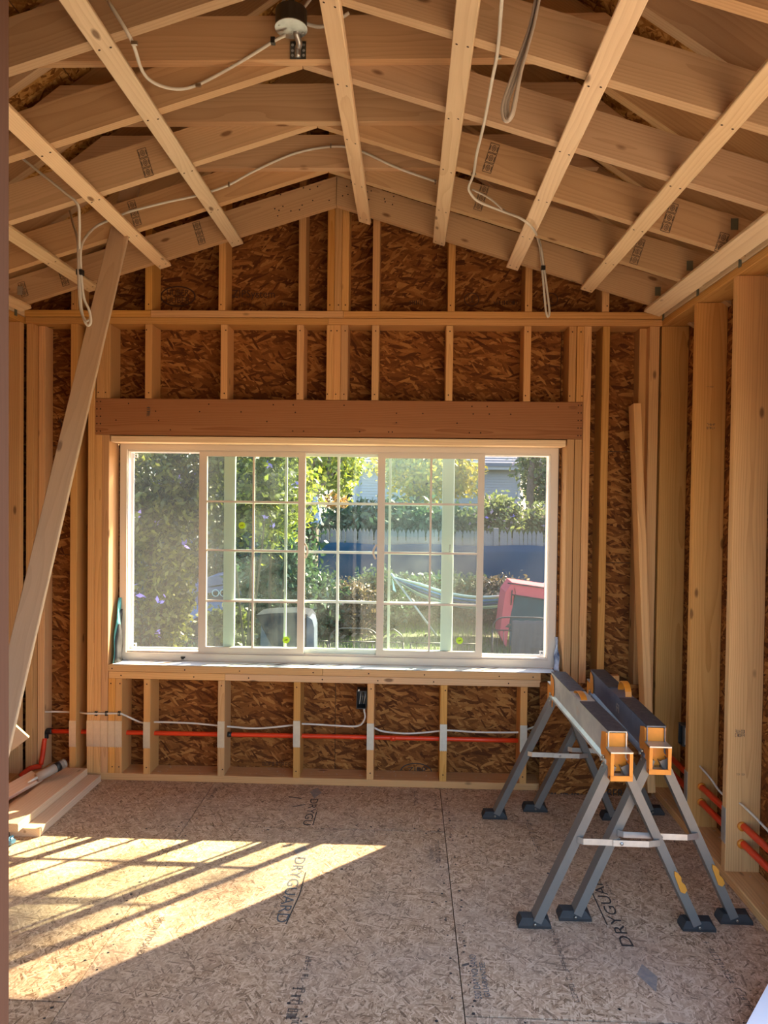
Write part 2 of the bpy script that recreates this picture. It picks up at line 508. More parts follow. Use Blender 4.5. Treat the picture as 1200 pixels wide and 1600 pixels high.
def panel(name, o, u, v, w, h, t, mat, parent=None):
    """sheet with local X=u, Y=v starting at o, thickness along u x v"""
    u, v = Vector(u).normalized(), Vector(v).normalized(); nrm = u.cross(v); o = Vector(o)
    me = bpy.data.meshes.new(name)
    vs, fs = boxverts((0, 0, 0), (w, h, t)); me.from_pydata(vs, [], fs); me.materials.append(M[mat]); me.update()
    ob = bpy.data.objects.new(name, me); ob.matrix_basis = Matrix.Translation(o) @ Matrix((u, v, nrm)).transposed().to_4x4()
    return link(ob, parent)


_txt = {}


def lettering(text, centre, right, up, length, height, mat, parent, name='printed_lettering'):
    if text not in _txt:
        cu = bpy.data.curves.new('lettering', 'FONT'); cu.body = text; cu.resolution_u = 3; cu.align_x = 'CENTER'
        ob = bpy.data.objects.new('lettering', cu); COL.objects.link(ob)
        dg = bpy.context.evaluated_depsgraph_get()
        me = bpy.data.meshes.new_from_object(ob.evaluated_get(dg))
        _txt[text] = ([v.co.copy() for v in me.vertices], [tuple(p.vertices) for p in me.polygons])
        bpy.data.objects.remove(ob); bpy.data.meshes.remove(me); bpy.data.curves.remove(cu)
    vs, fs = _txt[text]
    x0 = min(v.x for v in vs); x1 = max(v.x for v in vs); y0 = min(v.y for v in vs); y1 = max(v.y for v in vs)
    r, u, c = Vector(right).normalized(), Vector(up).normalized(), Vector(centre)
    W_ = [c + r * ((v.x - (x0 + x1) / 2) / (x1 - x0) * length) + u * ((v.y - (y0 + y1) / 2) / (y1 - y0) * height) for v in vs]
    return mesh(name, W_, fs, mat, parent)


def print_rows(chars, centre, right, up, length, height, mat, parent, name='printed_lettering'):
    """small print that cannot be read in the photo: a row of letter-like strokes"""
    mb = MB(); r, u, c = Vector(right).normalized(), Vector(up).normalized(), Vector(centre); w = length / chars; lw = max(.0012, height * .14)
    for k in range(chars):
        if chars > 5 and random.random() < .14:
            continue
        q = c + r * ((k + .5) * w - length / 2); a = w * .34; h = height / 2
        for x in random.sample((-1, 1, 0), random.choice((1, 2))):
            strip(mb, q + r * (x * a) - u * h, q + r * (x * a) + u * h, r, lw)
        for y in random.sample((-1, 0, 1), random.choice((1, 2))):
            strip(mb, q - r * a + u * (y * h * .9), q + r * a + u * (y * h * .9), u, lw)
    return mb.build(name, mat, parent)


def ring(mb, c, u, v, a, b, t, n=28):
    c, u, v = Vector(c), Vector(u), Vector(v)
    o = [c + u * (a * math.cos(2 * math.pi * k / n)) + v * (b * math.sin(2 * math.pi * k / n)) for k in range(n)]
    i = [c + u * ((a - t) * math.cos(2 * math.pi * k / n)) + v * ((b - t) * math.sin(2 * math.pi * k / n)) for k in range(n)]
    mb.add(o + i, [(k, (k + 1) % n, n + (k + 1) % n, n + k) for k in range(n)])


def strip(mb, a, b, u, w):
    a, b, u = Vector(a), Vector(b), Vector(u).normalized() * (w / 2)
    mb.add([a - u, b - u, b + u, a + u], [(0, 1, 2, 3)])


def grade_stamp(c, u, v, parent, n=3, s=.036):
    """row of framed grade marks, u across the face, v along the row"""
    mb = MB(); u, v, c = Vector(u).normalized(), Vector(v).normalized(), Vector(c); t = .0022
    for k in range(n):
        q = c + v * ((k - (n - 1) / 2) * s * 1.12)
        h = s / 2
        for sg in (-1, 1):
            strip(mb, q + u * (sg * h) - v * h, q + u * (sg * h) + v * h, u, t)
            strip(mb, q + v * (sg * h) - u * h, q + v * (sg * h) + u * h, v, t)
        ring(mb, q, u, v, h * .5, h * .72, .0025, 12)
        ring(mb, q, u, v, h * .22, h * .4, .0025, 8)
        for j in (-.8, .8):
            strip(mb, q + u * (j * h) - v * (h * .6), q + u * (j * h) + v * (h * .5), u, .0028)
    return mb.build('grade_stamp', 'ink_soft', parent)


# ------------------------------------------------------------------ dimensions
D = 3.880          # inner face of the far framing
XR, XL = 1.3246, -2.092
T, DP = .038, .140
XC, ZP, SL = -.3887, 3.064, .31     # ridge line of the lower chords
PT, PB = 2.556, 2.482
YN = .62           # near end of the room
chz = lambda x: ZP - SL * abs(x - XC)
RS, RZ = .68, 3.72                  # upper rafter slope, underside at ridge
rfz = lambda x: RZ - RS * abs(x - XC)

# ------------------------------------------------------------------ floor
floor = tag(empty('floor'), 'subfloor of strand board sheets', 'floor', kind='structure')
fl = {}
for col, (x0, x1) in enumerate(((-2.252, -1.0325), (-1.0285, .1893), (.1928, 1.480))):
    ys = ((.6, 2.159), (2.166, 4.03)) if col != 1 else ((.6, .93), (.937, 3.366), (3.374, 4.03))
    for i, (y0, y1) in enumerate(ys):
        fl[col, i] = panel('floor_sheet', (x0, y0, -.02), (1, 0, 0), (0, 1, 0), x1 - x0, y1 - y0, .02, 'floor_osb', floor)
box('subfloor_joist_deck', (-2.3, .55, -.25), (1.52, 4.04, -.024), 'ink', floor)
EZ = .0006


def flet(text, x, y0, y1, h, mat, par, up=1):
    """lettering on the floor from y0 to y1 (reading direction), letter tops towards +x (up=1) or -x"""
    d = Vector((0, 1 if y1 > y0 else -1, 0))
    if text.startswith('#'):
        return print_rows(int(text[1:]), (x, (y0 + y1) / 2, EZ), d, (up, 0, 0), abs(y1 - y0), h, mat, par)
    return lettering(text, (x, (y0 + y1) / 2, EZ), d, (up, 0, 0), abs(y1 - y0), h, mat, par)


flet('DRYGU', -.462, 3.70, 3.40, .040, 'ink', fl[1, 2])
flet('DRYGUARD', -.444, 3.09, 2.61, .046, 'ink_blue', fl[1, 1])
flet('#12', -.485, 2.79, 2.66, .011, 'ink_soft', fl[1, 1])
flet('DRYGUARD', .790, 2.535, 3.06, .044, 'ink', fl[2, 1], -1)
flet('#12', .828, 2.78, 2.96, .011, 'ink', fl[2, 1], -1)
flet('500 DAY NO SAND', .150, 3.25, 3.08, .020, 'ink_soft', fl[1, 1])
flet('GUARANTEE', .122, 3.23, 3.11, .016, 'ink_soft', fl[1, 1])
flet('500 DAY NO SAND', .240, 2.24, 2.46, .022, 'ink_blue', fl[2, 1], -1)
flet('GUARANTEE', .268, 2.25, 2.42, .018, 'ink_blue', fl[2, 1], -1)
flet('500 DAY NO SAND', -.89, 2.62, 2.40, .024, 'ink_soft', fl[1, 1])
flet('#22', .545, 2.24, 2.62, .016, 'ink_soft', fl[2, 1], -1)
flet('#20', 1.075, 2.22, 2.60, .020, 'ink_soft', fl[2, 1], -1)
flet('#20', -.315, 2.42, 2.06, .020, 'ink_soft', fl[1, 1])
flet('#11', -.33, 2.30, 2.12, .030, 'ink_soft', fl[1, 1])
flet('#11', .06, 3.84, 3.62, .018, 'ink_soft', fl[1, 2])
flet('GUARANTEE', -1.00, 3.80, 3.66, .018, 'ink_soft', fl[1, 2])
flet('#11', .60, 3.20, 3.52, .022, 'ink_soft', fl[2, 1], -1)
for pts, par in (([(-.432, 3.55), (-.432, 3.40)], fl[1, 2]), ([(-.405, 2.97), (-.405, 2.80), (-.425, 2.60)], fl[1, 1]), ([(.752, 2.66), (.752, 2.90), (.775, 3.03)], fl[2, 1])):
    mb = MB()
    for a, b in zip(pts, pts[1:]):
        strip(mb, (*a, EZ), (*b, EZ), (1, 0, 0), .005)
    mb.build('printed_line', 'ink', par)
for (x, y), par in (((.808, 2.385), fl[2, 1]), ((-.45, 3.16), fl[1, 1]), ((-.465, 3.79), fl[1, 2])):
    q = [(x, y - .085, EZ), (x + .03, y - .01, EZ), (x, y + .055, EZ), (x - .034, y + .0, EZ)]
    mesh('printed_diamond', q, [(0, 1, 2, 3)], 'ink_wash', par)
# screw heads along the sheet edges
mb = MB()
for i in range(150):
    if i < 60:
        x = .19 + random.choice((-.03, .03)) + random.gauss(0, .004); y = 2.05 + i * .03 + random.gauss(0, .01)
    elif i < 100:
        x = -1.03 + random.choice((-.03, .03)); y = 2.0 + (i - 60) * .045
    else:
        x = random.uniform(-1.9, 1.25); y = random.choice((2.13, 2.2, 3.33, 3.41, 2.75, 3.0)) + random.gauss(0, .012)
    r = random.uniform(.003, .0062); a = random.random()
    mb.add([(x + r * math.cos(a + k * 1.0472), y + r * math.sin(a + k * 1.0472), EZ * 1.5) for k in range(6)], [tuple(range(6))])
o = mb.build('screw_heads', 'ink', floor); o['kind'] = 'stuff'
# chalk and boot scuffs near the wall
for a, b in (((-.60, 3.72), (-.53, 3.70)), ((-.56, 3.60), (-.50, 3.63)), ((.20, 2.40), (.225, 2.41))):
    mb = MB(); strip(mb, (*a, EZ), (*b, EZ), (0, 1, 0), .012); mb.build('scuff_mark', 'ink_soft', fl[1, 2] if a[0] < .19 else fl[2, 1])

# ------------------------------------------------------------------ far wall
wf = tag(empty('wall_far'), 'bare framed gable wall with strand board sheathing', 'wall', kind='structure')
CY = D + DP / 2


def stud(x, z0, z1, mat='stud', par=wf, y=CY, w=T, d=DP, name='stud'):
    return lum(name, (x, y, z0), (x, y, z1), w, d, (0, 1, 0), mat, par)


lum('bottom_plate', (-2.09, CY, T / 2), (.72, CY, T / 2), DP, T, (0, 0, 1), 'stud', wf)
lum('bottom_plate', (.722, CY, T / 2), (XR + .1, CY, T / 2), DP, T, (0, 0, 1), 'stud', wf)
for (a, b) in ((-2.09, -1.40), (-1.398, -.36), (-.358, XR)):
    lum('top_plate', (a, CY, PT - T / 2), (b, CY, PT - T / 2), DP, T - .002, (0, 0, 1), 'stud', wf)
for (a, b) in ((-2.085, -.44), (-.438, XR)):
    lum('top_plate', (a, CY, PB + T / 2 - .002), (b, CY, PB + T / 2 - .002), DP, T - .003, (0, 0, 1), 'stud', wf)
studs = {}
Z1 = PB - .003
HT, HB = 2.081, 1.882
for x in (-2.061, -1.817, -1.720):
    studs[x] = stud(x, T, Z1)
for x in (.940, 1.036):
    studs[x] = stud(x, T, Z1)
stud(1.288, T, Z1, w=.052)
stud(1.244, T, Z1, d=.09, y=CY + .025)
stud(-2.02, T, Z1, d=.09, y=CY + .025)
# jack studs, sill cripples
for x in (-1.681, -1.642):
    studs[x] = stud(x, T, HB)
for x in (.858, .899):
    studs[x] = stud(x, T, HB)
for x in (-1.602, -1.563, -1.407, -.999, -.586, -.187, .206, .634):
    studs[x] = stud(x, T, .557)
for x in (-1.675, -1.637, -1.410, -.999, -.588, -.428, -.390, -.351, -.185, .210, .622, .860, .901):
    stud(x, HT, Z1)
# header, flat head plate, sill
lum('header', (-1.699, D + T / 2, (HT + HB) / 2), (.919, D + T / 2, (HT + HB) / 2), T, HT - HB - .002, (0, 0, 1), 'fir', wf)
lum('header', (-1.699, D + .12, (HT + HB) / 2), (.919, D + .12, (HT + HB) / 2), T, HT - HB - .002, (0, 0, 1), 'fir', wf)
lum('head_plate', (-1.612, CY, HB - .021), (.832, CY, HB - .021), DP, .034, (0, 0, 1), 'pale', wf)
for (a, b, z) in ((-1.622, -.45, .614), (-.448, .72, .614), (-1.618, -.98, .576), (-.978, .72, .576)):
    lum('sill_plate', (a, CY, z), (b, CY, z), DP, T - .001, (0, 0, 1), 'mid', wf)
# gable studs run up behind the last rafter
for x in (-1.816, -1.412, -1.013, -.582, -.428, -.389, -.350, -.186, .216, .624, 1.029):
    stud(x, PT, rfz(x) - .03, mat='stud')
# sheathing: each sheet a panel with a print on it
YO = D + DP + .001
sheets = []


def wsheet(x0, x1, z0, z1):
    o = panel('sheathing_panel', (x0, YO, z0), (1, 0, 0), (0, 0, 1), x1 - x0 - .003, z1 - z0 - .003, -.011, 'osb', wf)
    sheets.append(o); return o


# local normal of u x v points to -Y; negative thickness keeps it outside
sa = wsheet(-2.23, -1.62, 0, 1.22); wsheet(-2.23, -1.62, 1.22, 1.83); wsheet(-2.23, -1.62, 1.83, 2.44)
sb = wsheet(-1.62, -.39, 0, .63); sc = wsheet(-.39, .83, 0, .63)
wsheet(-1.62, -.39, 1.86, 2.53); wsheet(-.39, .83, 1.86, 2.53)
sr = wsheet(.83, 1.46, 0, 1.22); wsheet(.83, 1.46, 1.22, 1.83); wsheet(.83, 1.46, 1.83, 2.53)
wsheet(-2.23, -1.62, 2.44, 2.53)
RT_ = lambda x: RZ + .184 / math.cos(math.atan(RS)) - RS * abs(x - XC)
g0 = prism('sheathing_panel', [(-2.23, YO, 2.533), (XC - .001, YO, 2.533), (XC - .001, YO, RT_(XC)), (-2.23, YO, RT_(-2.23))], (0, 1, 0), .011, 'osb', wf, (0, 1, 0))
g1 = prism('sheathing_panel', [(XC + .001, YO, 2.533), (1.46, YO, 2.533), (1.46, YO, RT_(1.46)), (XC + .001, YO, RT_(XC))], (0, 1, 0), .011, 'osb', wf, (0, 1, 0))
for nm, lo, hi in (('a', (-2.24, 0), (-1.61, 2.55)), ('b', (.822, 0), (1.47, 2.55)), ('c', (-1.612, 0), (.824, .62)), ('d', (-1.612, 1.862), (.824, 2.55))):
    box('light_seal_sheet', (lo[0], YO + .012, lo[1]), (hi[0], YO + .015, hi[1]), 'black', wf)  # unseen backing added to stop daylight leaking between the sheets
YI = YO - .0015
R_, U_ = (1, 0, 0), (0, 0, 1)
c = at(278, 463, YI)
mb = MB(); ring(mb, c, R_, U_, .10, .058, .008); mb.build('printed_oval', 'ink_brown', g0)
lettering('HUBER', c + Vector((0, 0, .020)), R_, U_, .125, .034, 'ink_brown', g0)
lettering('HUBER', c + Vector((0, 0, -.022)), R_, U_, .135, .034, 'ink_brown', g0)
lettering('ZIPSystem', at(396, 461, YI), R_, U_, .24, .055, 'ink_brown', g0)
print_rows(14, at(410, 476, YI), R_, U_, .28, .018, 'ink_brown', g0)
for px in (737, 860):
    c = at(px, 468, YI); mb = MB(); ring(mb, c, R_, U_, .042, .038, .005); mb.build('printed_circle', 'ink_brown', g1)
    lettering('UL', c, R_, U_, .034, .036, 'ink_brown', g1)
print_rows(9, at(650, 473, YI), R_, U_, .10, .024, 'ink_brown', g1)
print_rows(12, at(790, 473, YI), R_, U_, .13, .022, 'ink_brown', g1)
print_rows(7, at(100, 657, YI), R_, U_, .07, .02, 'ink', sa)
print_rows(5, at(103, 664, YI), R_, U_, .06, .02, 'ink', sa)
c = at(650, 1206, YI); mb = MB(); ring(mb, c, R_, U_, .09, .05, .006); mb.build('printed_oval', 'ink', sc)
lettering('ZIPR', at(652, 1203, YI), R_, U_, .11, .03, 'ink', sc)
print_rows(12, at(440, 1194, YI), R_, U_, .22, .02, 'ink_brown', sb)
for (p0, p1) in (((236, 641), (239, 656)),):
    print_rows(6, at(232, 643, D - .0015), (0, 0, -1), (1, 0, 0), .055, .018, 'ink_soft', wf, 'printed_mark')

def nails(name, pts, u, v, r, parent):
    mb = MB(); u, v = Vector(u), Vector(v)
    for p in pts:
        mb.add([Vector(p) + u * (r * math.cos(j * 1.047)) + v * (r * math.sin(j * 1.047)) for j in range(6)], [tuple(range(6))])
    o = mb.build(name, 'ink_brown', parent); o['kind'] = 'stuff'; return o


np_ = []
for x in (-1.407, -.999, -.586, -.187, .206, .634, -1.602, -1.563):
    np_ += [(x + random.gauss(0, .004), D - .001, T + .035), (x + random.gauss(0, .004), D - .001, .53)]
for x in (-1.675, -1.637, -1.410, -.999, -.588, -.428, -.390, -.351, -.185, .210, .622, .860, .901):
    np_ += [(x + random.gauss(0, .006), D - .001, HT + .03), (x + random.gauss(0, .006), D - .001, Z1 - .03)]
for x in (-1.816, -1.412, -1.013, -.582, -.428, -.389, -.350, -.186, .216, .624, 1.029):
    np_ += [(x + random.gauss(0, .005), D - .001, PT + .03)]
for x in (-1.69, -1.67, .895, .91):
    np_ += [(x, D - .001, HB + .02 + k * .04) for k in range(5)]
for k in range(30):
    np_.append((random.uniform(-1.6, .85), D - .001, HB + random.choice((.03, .08, .13, .17))))
for x in (-1.6, -1.2, -.9, -.5, -.2, .1, .5, .68):
    np_ += [(x, D - .001, .612), (x + .05, D - .001, .575)]
nails('nail_heads', np_, (1, 0, 0), (0, 0, 1), .0042, wf)
# nail plates over the pipe notches
pl = bpy.data.meshes.new('nail_plate')
n = 7
ed = [(-.019 + .038 * k / n, (.0035 if k % 2 else 0)) for k in range(n + 1)]
pv = [(x, 0, .070 + z) for x, z in ed] + [(x, 0, -.070 - z) for x, z in reversed(ed)]
m_ = len(pv)
pl.from_pydata([(x, -.0018, z) for x, y, z in pv] + [(x, 0, z) for x, y, z in pv], [],
               [tuple(range(m_ - 1, -1, -1)), tuple(range(m_, 2 * m_))] + [(i, (i + 1) % m_, m_ + (i + 1) % m_, m_ + i) for i in range(m_)])
pl.materials.append(M['plate'])


def nailplate(s, x, z, rot=None, y=D):
    o = bpy.data.objects.new('nail_plate', pl)
    o.matrix_basis = Matrix.Translation((x, y - .0005, z)) @ (Matrix.Rotation(rot, 4, 'Z') if rot else Matrix())
    return link(o, s)


for x, z in ((-1.817, .249), (-1.720, .253), (-1.681, .253), (-1.642, .253), (-1.602, .253), (-1.563, .253), (-1.407, .251), (-.999, .264), (-.586, .276), (-.187, .271), (.206, .275), (.634, .279)):
    nailplate(studs[x], x, z)

# ------------------------------------------------------------------ right wall
wr = tag(empty('wall_right'), 'bare framed side wall with sheathing and two red pipes', 'wall', kind='structure')
CX = XR + DP / 2


def sstud(y, cx, par, z1=PB - .003, name='stud', mat='stud'):
    return lum(name, (cx, y, T), (cx, y, z1), DP, T, (0, 1, 0), mat, par)


rstud = {}
ys = [D - .005 + .019, 3.4125 + .019, 3.004 + .019, 2.6166, 2.21, .70]      # unseen opening between the last two, added to let sunlight in
for y in ys:
    rstud[round(y, 3)] = sstud(y, CX, wr)
lum('bottom_plate', (CX, 2.19, T / 2), (CX, D, T / 2), DP, T, (0, 0, 1), 'stud', wr)
for (a, b) in ((YN, 2.2), (2.202, 4.02)):
    lum('top_plate', (CX, a, PT - T / 2), (CX, b, PT - T / 2), DP, T - .002, (0, 0, 1), 'pale', wr)
lum('top_plate', (CX, YN, PB + T / 2 - .002), (CX, D, PB + T / 2 - .002), DP, T - .003, (0, 0, 1), 'stud', wr)
lum('added_opening_header', (CX, .72, 2.22), (CX, 2.19, 2.22), DP, .18, (0, 0, 1), 'fir', wr)  # head of the added sunlight opening, out of view
for y0, y1, z0, z1 in ((2.20, 2.82, 0, 1.22), (2.82, 4.03, 0, 1.22), (2.20, 2.82, 1.22, 2.56), (2.82, 4.03, 1.22, 2.56), (YN, 2.20, 2.13, 2.56)):
    if True:
        panel('sheathing_panel', (XR + DP + .001, y0, z0), (0, 1, 0), (0, 0, 1), y1 - y0 - .003, z1 - z0 - .003, .011, 'osb', wr)
box('light_seal_sheet', (XR + DP + .013, 2.2, 0), (XR + DP + .016, 4.03, 2.57), 'black', wr); box('light_seal_sheet', (XR + DP + .013, YN, 2.13), (XR + DP + .016, 2.2, 2.57), 'black', wr)  # added outer backing, keeps daylight out of the sheet gaps
for y, z in ((3.4315, .222), (3.023, .226)):
    nailplate(rstud[round(y, 3)], XR - .0005, z, math.pi / 2 * -1, y)
for px, py in ((1037, 490), (1091, 450), (1157, 404)):
    p = atx(px, py, XR)
    box('metal_tie', (XR - .003, p.y - .012, p.z - .035), (XR - .0005, p.y + .012, p.z + .03), 'green_metal', wr)
s2 = rstud[round(3.4315, 3)]; s3 = rstud[round(3.023, 3)]
for s, y, marks in ((s2, 3.4125, ((1111, 666, .026), (1109, 607, .012))), (s3, 3.004, ((1156, 1146, .032), (1157, 1213, .014)))):
    for px, py, h in marks:
        c = at(px, py, y - .0012)
        print_rows(5 if h > .02 else 2, c + Vector((0, 0, .008)), R_, U_, .04, h * .4, 'ink_soft', s, 'printed_mark')
        if h > .02:
            print_rows(5, c - Vector((0, 0, .008)), R_, U_, .04, h * .4, 'ink_soft', s, 'printed_mark')

# ------------------------------------------------------------------ left wall
wl = tag(empty('wall_left'), 'bare framed left side wall', 'wall', kind='structure')
LX = XL - DP / 2
for y in [D - .02] + [3.45 - .4064 * k for k in range(7)]:
    sstud(y, LX, wl)
lum('bottom_plate', (LX, YN, T / 2), (LX, D + .14, T / 2), DP, T, (0, 0, 1), 'stud', wl)
lum('top_plate', (LX, YN, PT - T / 2), (LX, D + .14, PT - T / 2), DP, T - .002, (0, 0, 1), 'pale', wl)
lum('top_plate', (LX, YN, PB + T / 2 - .002), (LX, D + .14, PB + T / 2 - .002), DP, T - .003, (0, 0, 1), 'stud', wl)
for y0, y1 in ((YN, 1.60), (1.60, 2.82), (2.82, 4.03)):
    for z0, z1 in ((0, 1.22), (1.22, 2.56)):
        panel('sheathing_panel', (XL - DP - .001, y0, z0), (0, 1, 0), (0, 0, 1), y1 - y0 - .003, z1 - z0 - .003, -.011, 'osb', wl)
box('light_seal_sheet', (XL - DP - .016, YN, 0), (XL - DP - .013, 4.03, 2.57), 'black', wl)  # unseen backing added against light leaks in this wall
box('metal_tie', (XL + .0005, D - .1, 2.50), (XL + .003, D - .076, 2.56), 'green_metal', wl)

# ------------------------------------------------------------------ roof framing
ce = tag(empty('ceiling'), 'open roof framing of rafters, ties and furring strips', 'ceiling', kind='structure')
chords = {}
RVZ = .184 / math.cos(math.atan(RS))
YK = [3.7494 - .4064 * k for k in range(8)]
HV = .14 / math.cos(math.atan(SL)); RV = .184 / math.cos(math.atan(RS))
for k, y in enumerate(YK):
    for sg, xe in ((-1, XL - DP), (1, XR + DP)):
        z0, ze = ZP, chz(xe)
        x0 = XC + sg * .0015
        xi = xe
        # heel cut keeps the chord under the upper rafter
        poly = [(x0, y, z0), (xe, y, ze), (xe, y, min(ze + HV, rfz(xe) + RV - .01)), (x0, y, z0 + HV)]
        chords[k, sg] = prism('lower_rafter', poly, (0, 1, 0), T, 'chord', ce, (sg, 0, -SL))
        # upper rafter sits on the far side of the chord
        xo = XC + sg * (abs(xe - XC) + .30)
        yr = y + T + .001
        prism('upper_rafter', [(XC + sg * .02, yr, rfz(XC + .02)), (xo, yr, rfz(xo)), (xo, yr, rfz(xo) + RV), (XC + sg * .02, yr, rfz(XC + .02) + RV)],
              (0, 1, 0), T, 'chord', ce, (sg, 0, -RS))
    if k:
        zb, zt, yt = 3.052, 3.200, y - T - .001
        prism('collar_tie', [(XC - 1.224, yt, zb), (XC + 1.224, yt, zb), (XC + 1.03, yt, zt), (XC - 1.03, yt, zt)], (0, 1, 0), T, 'chord', ce, (1, 0, 0))
lum('ridge_board', (XC, .5, RZ + .10), (XC, 4.1, RZ + .10), T, .22, (0, 0, 1), 'chord', ce)
for sg in (-1, 1):
    u = Vector((sg, 0, -RS)).normalized(); o0 = Vector((XC, 0, RZ + RV + .002))
    L = 2.5
    for i, (a, b) in enumerate(((0, 1.22), (1.223, 2.5))):
        for y0, y1 in ((.35, 1.78), (1.783, 4.22)) if i == 0 else ((.35, 2.9), (2.903, 4.22)):
            o1 = o0 + u * a + Vector((0, y0, 0))
            if sg > 0:
                panel('roof_sheet', o1, u, (0, 1, 0), b - a, y1 - y0, .012, 'roof_osb', ce)
            else:
                panel('roof_sheet', o1, u, (0, 1, 0), b - a, y1 - y0, -.012, 'roof_osb', ce)
for sg in (-1, 1):
    u = Vector((sg, 0, -RS)).normalized(); nn = Vector((sg * RS, 0, 1)).normalized()
    o1 = Vector((XC, .33, RZ + RV + .002)) + nn * .0135 - u * .02
    panel('roof_light_seal', o1, u, (0, 1, 0), 2.54, 3.92, .004 * sg, 'black', ce)  # unseen layer added so no sun leaks through the roof joints
# furring strips under the chords
FT, FWD = .019, .064
for x, y0, y1 in ((-.243, .75, 3.83), (-.921, .75, 3.82), (-1.303, .75, 3.815), (-1.688, .75, 3.824), (-2.045, .75, 3.80), (.146, .75, 3.80), (.531, .75, 3.822), (.912, .75, 3.804), (1.262, .75, 3.84)):
    sg = 1 if x > XC else -1
    nrm = Vector((sg * SL, 0, 1)).normalized()
    c0 = Vector((x, 0, chz(x))) - nrm * (FT / 2 + .0005)
    wd = .088 if x > 1.2 else FWD
    lum('furring_strip', c0 + Vector((0, y0, 0)), c0 + Vector((0, y1, 0)), wd, FT, nrm, 'pale', ce)
for x in (-.243, -.921, -1.303, -1.688, .146, .531, .912):
    sg = 1 if x > XC else -1; nrm = Vector((sg * SL, 0, 1)).normalized(); uu = Vector((1, 0, -sg * SL)).normalized()
    c0 = Vector((x, 0, chz(x))) - nrm * (FT + .0015)
    nails('nail_heads', [c0 + Vector((0, y + .019 + random.gauss(0, .004), 0)) + uu * (q * .017) for y in YK[:5] for q in (-1, 1)], uu, (0, 1, 0), .0042, ce)
# grade stamps on the near faces
for k, px, py, nn in ((2, 227, 254, 3), (1, 210, 333, 3), (0, 311, 364, 3), (0, 100, 435, 2), (0, 36, 452, 2), (2, 767, 247, 3), (1, 752, 309, 3), (2, 1046, 340, 3), (1, 996, 393, 3), (2, 1128, 379, 2)):
    sg = 1 if px > 510 else -1
    c = at(px, py, YK[k] - .0015)
    u = Vector((1, 0, -sg * SL)).normalized(); v = Vector((sg * SL, 0, 1)).normalized()
    grade_stamp(c, u, v, chords[k, sg], nn)
for k, px, py in ((0, 1028, 455), (1, 1078, 415), (2, 1148, 350), (0, 31, 454)):
    c = at(px, py, YK[k] - .003); sg = 1 if px > 500 else -1
    box('metal_tie', c - Vector((.014, 0, .022)), c + Vector((.014, .0022, .022)), 'green_metal' if sg > 0 else 'plate', chords[k, sg])
# nail holes at the ridge of the far pair
for sg in (-1, 1):
    mb = MB()
    for i in range(16):
        x = XC + sg * random.uniform(.03, .32); z = chz(x) + random.uniform(.03, .16); r = .004
        mb.add([(x + r * math.cos(j * 1.047), YK[0] - .001, z + r * math.sin(j * 1.047)) for j in range(6)], [tuple(range(6))])
    o = mb.build('nail_heads', 'ink', chords[0, sg]); o['kind'] = 'stuff'

wn_ = tag(empty('wall_near'), 'framed near wall with the doorway the photo is taken through', 'wall', kind='structure')
for x in [-2.2 + .4064 * k for k in range(5)] + [1.44]:
    lum('stud', (x, YN + .07, .0), (x, YN + .07, 2.5), T, DP, (0, 1, 0), 'stud', wn_)
lum('header', (-.62, YN + .07, 2.235), (1.46, YN + .07, 2.235), DP, .18, (0, 0, 1), 'fir', wn_)
lum('top_plate', (-2.2, YN + .07, 2.52), (1.46, YN + .07, 2.52), DP, .07, (0, 0, 1), 'stud', wn_)
panel('sheathing_panel', (-2.23, YN - .012, 0), (1, 0, 0), (0, 0, 1), 1.66, 2.14, .011, 'osb', wn_)
panel('sheathing_panel', (-2.23, YN - .012, 2.142), (1, 0, 0), (0, 0, 1), 3.69, .41, .011, 'osb', wn_)
prism('sheathing_panel', [(-2.23, YN - .012, 2.553), (1.46, YN - .012, 2.553), (1.46, YN - .012, RT_(1.46)), (XC, YN - .012, RT_(XC)), (-2.23, YN - .012, RT_(-2.23))], (0, 1, 0), .011, 'osb', wn_, (0, 1, 0))
# near doorway jamb the photo is taken from
a, b = at(15.5, 0, .84), at(15.5, 1600, .84)
j0 = a + (a - b) * .05; j1 = b + (b - a) * ((b.z - .003) / (a.z - b.z))
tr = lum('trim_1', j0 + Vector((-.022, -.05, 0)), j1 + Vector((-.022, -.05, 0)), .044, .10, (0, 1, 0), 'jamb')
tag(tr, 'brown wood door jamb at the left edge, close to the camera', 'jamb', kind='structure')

# ------------------------------------------------------------------ window
wi = tag(empty('window_1', (-.394, 3.99, .634)), 'white vinyl slider window, both sashes slid inward', 'window', kind='structure')
WX0, WX1, WZ0, WZ1, WY = -1.606, .818, .636, 1.853, 3.992


def rect(name, x0, x1, z0, z1, wl_, wr_, wb, wt, y0, y1, mat, parent):
    mb = MB()
    mb.box((x0, y0, z0), (x0 + wl_, y1, z1)); mb.box((x1 - wr_, y0, z0), (x1, y1, z1))
    mb.box((x0 + wl_, y0, z0), (x1 - wr_, y1, z0 + wb)); mb.box((x0 + wl_, y0, z1 - wt), (x1 - wr_, y1, z1))
    return mb.build(name, mat, parent)


rect('window_frame', WX0, WX1, WZ0, WZ1, .038, .040, .040, .042, WY, WY + .055, 'vinyl', wi)
rect('frame_track', WX0 + .038, WX1 - .040, WZ0 + .040, WZ1 - .042, .004, .004, .010, .010, WY + .012, WY + .055, 'vinyl', wi)


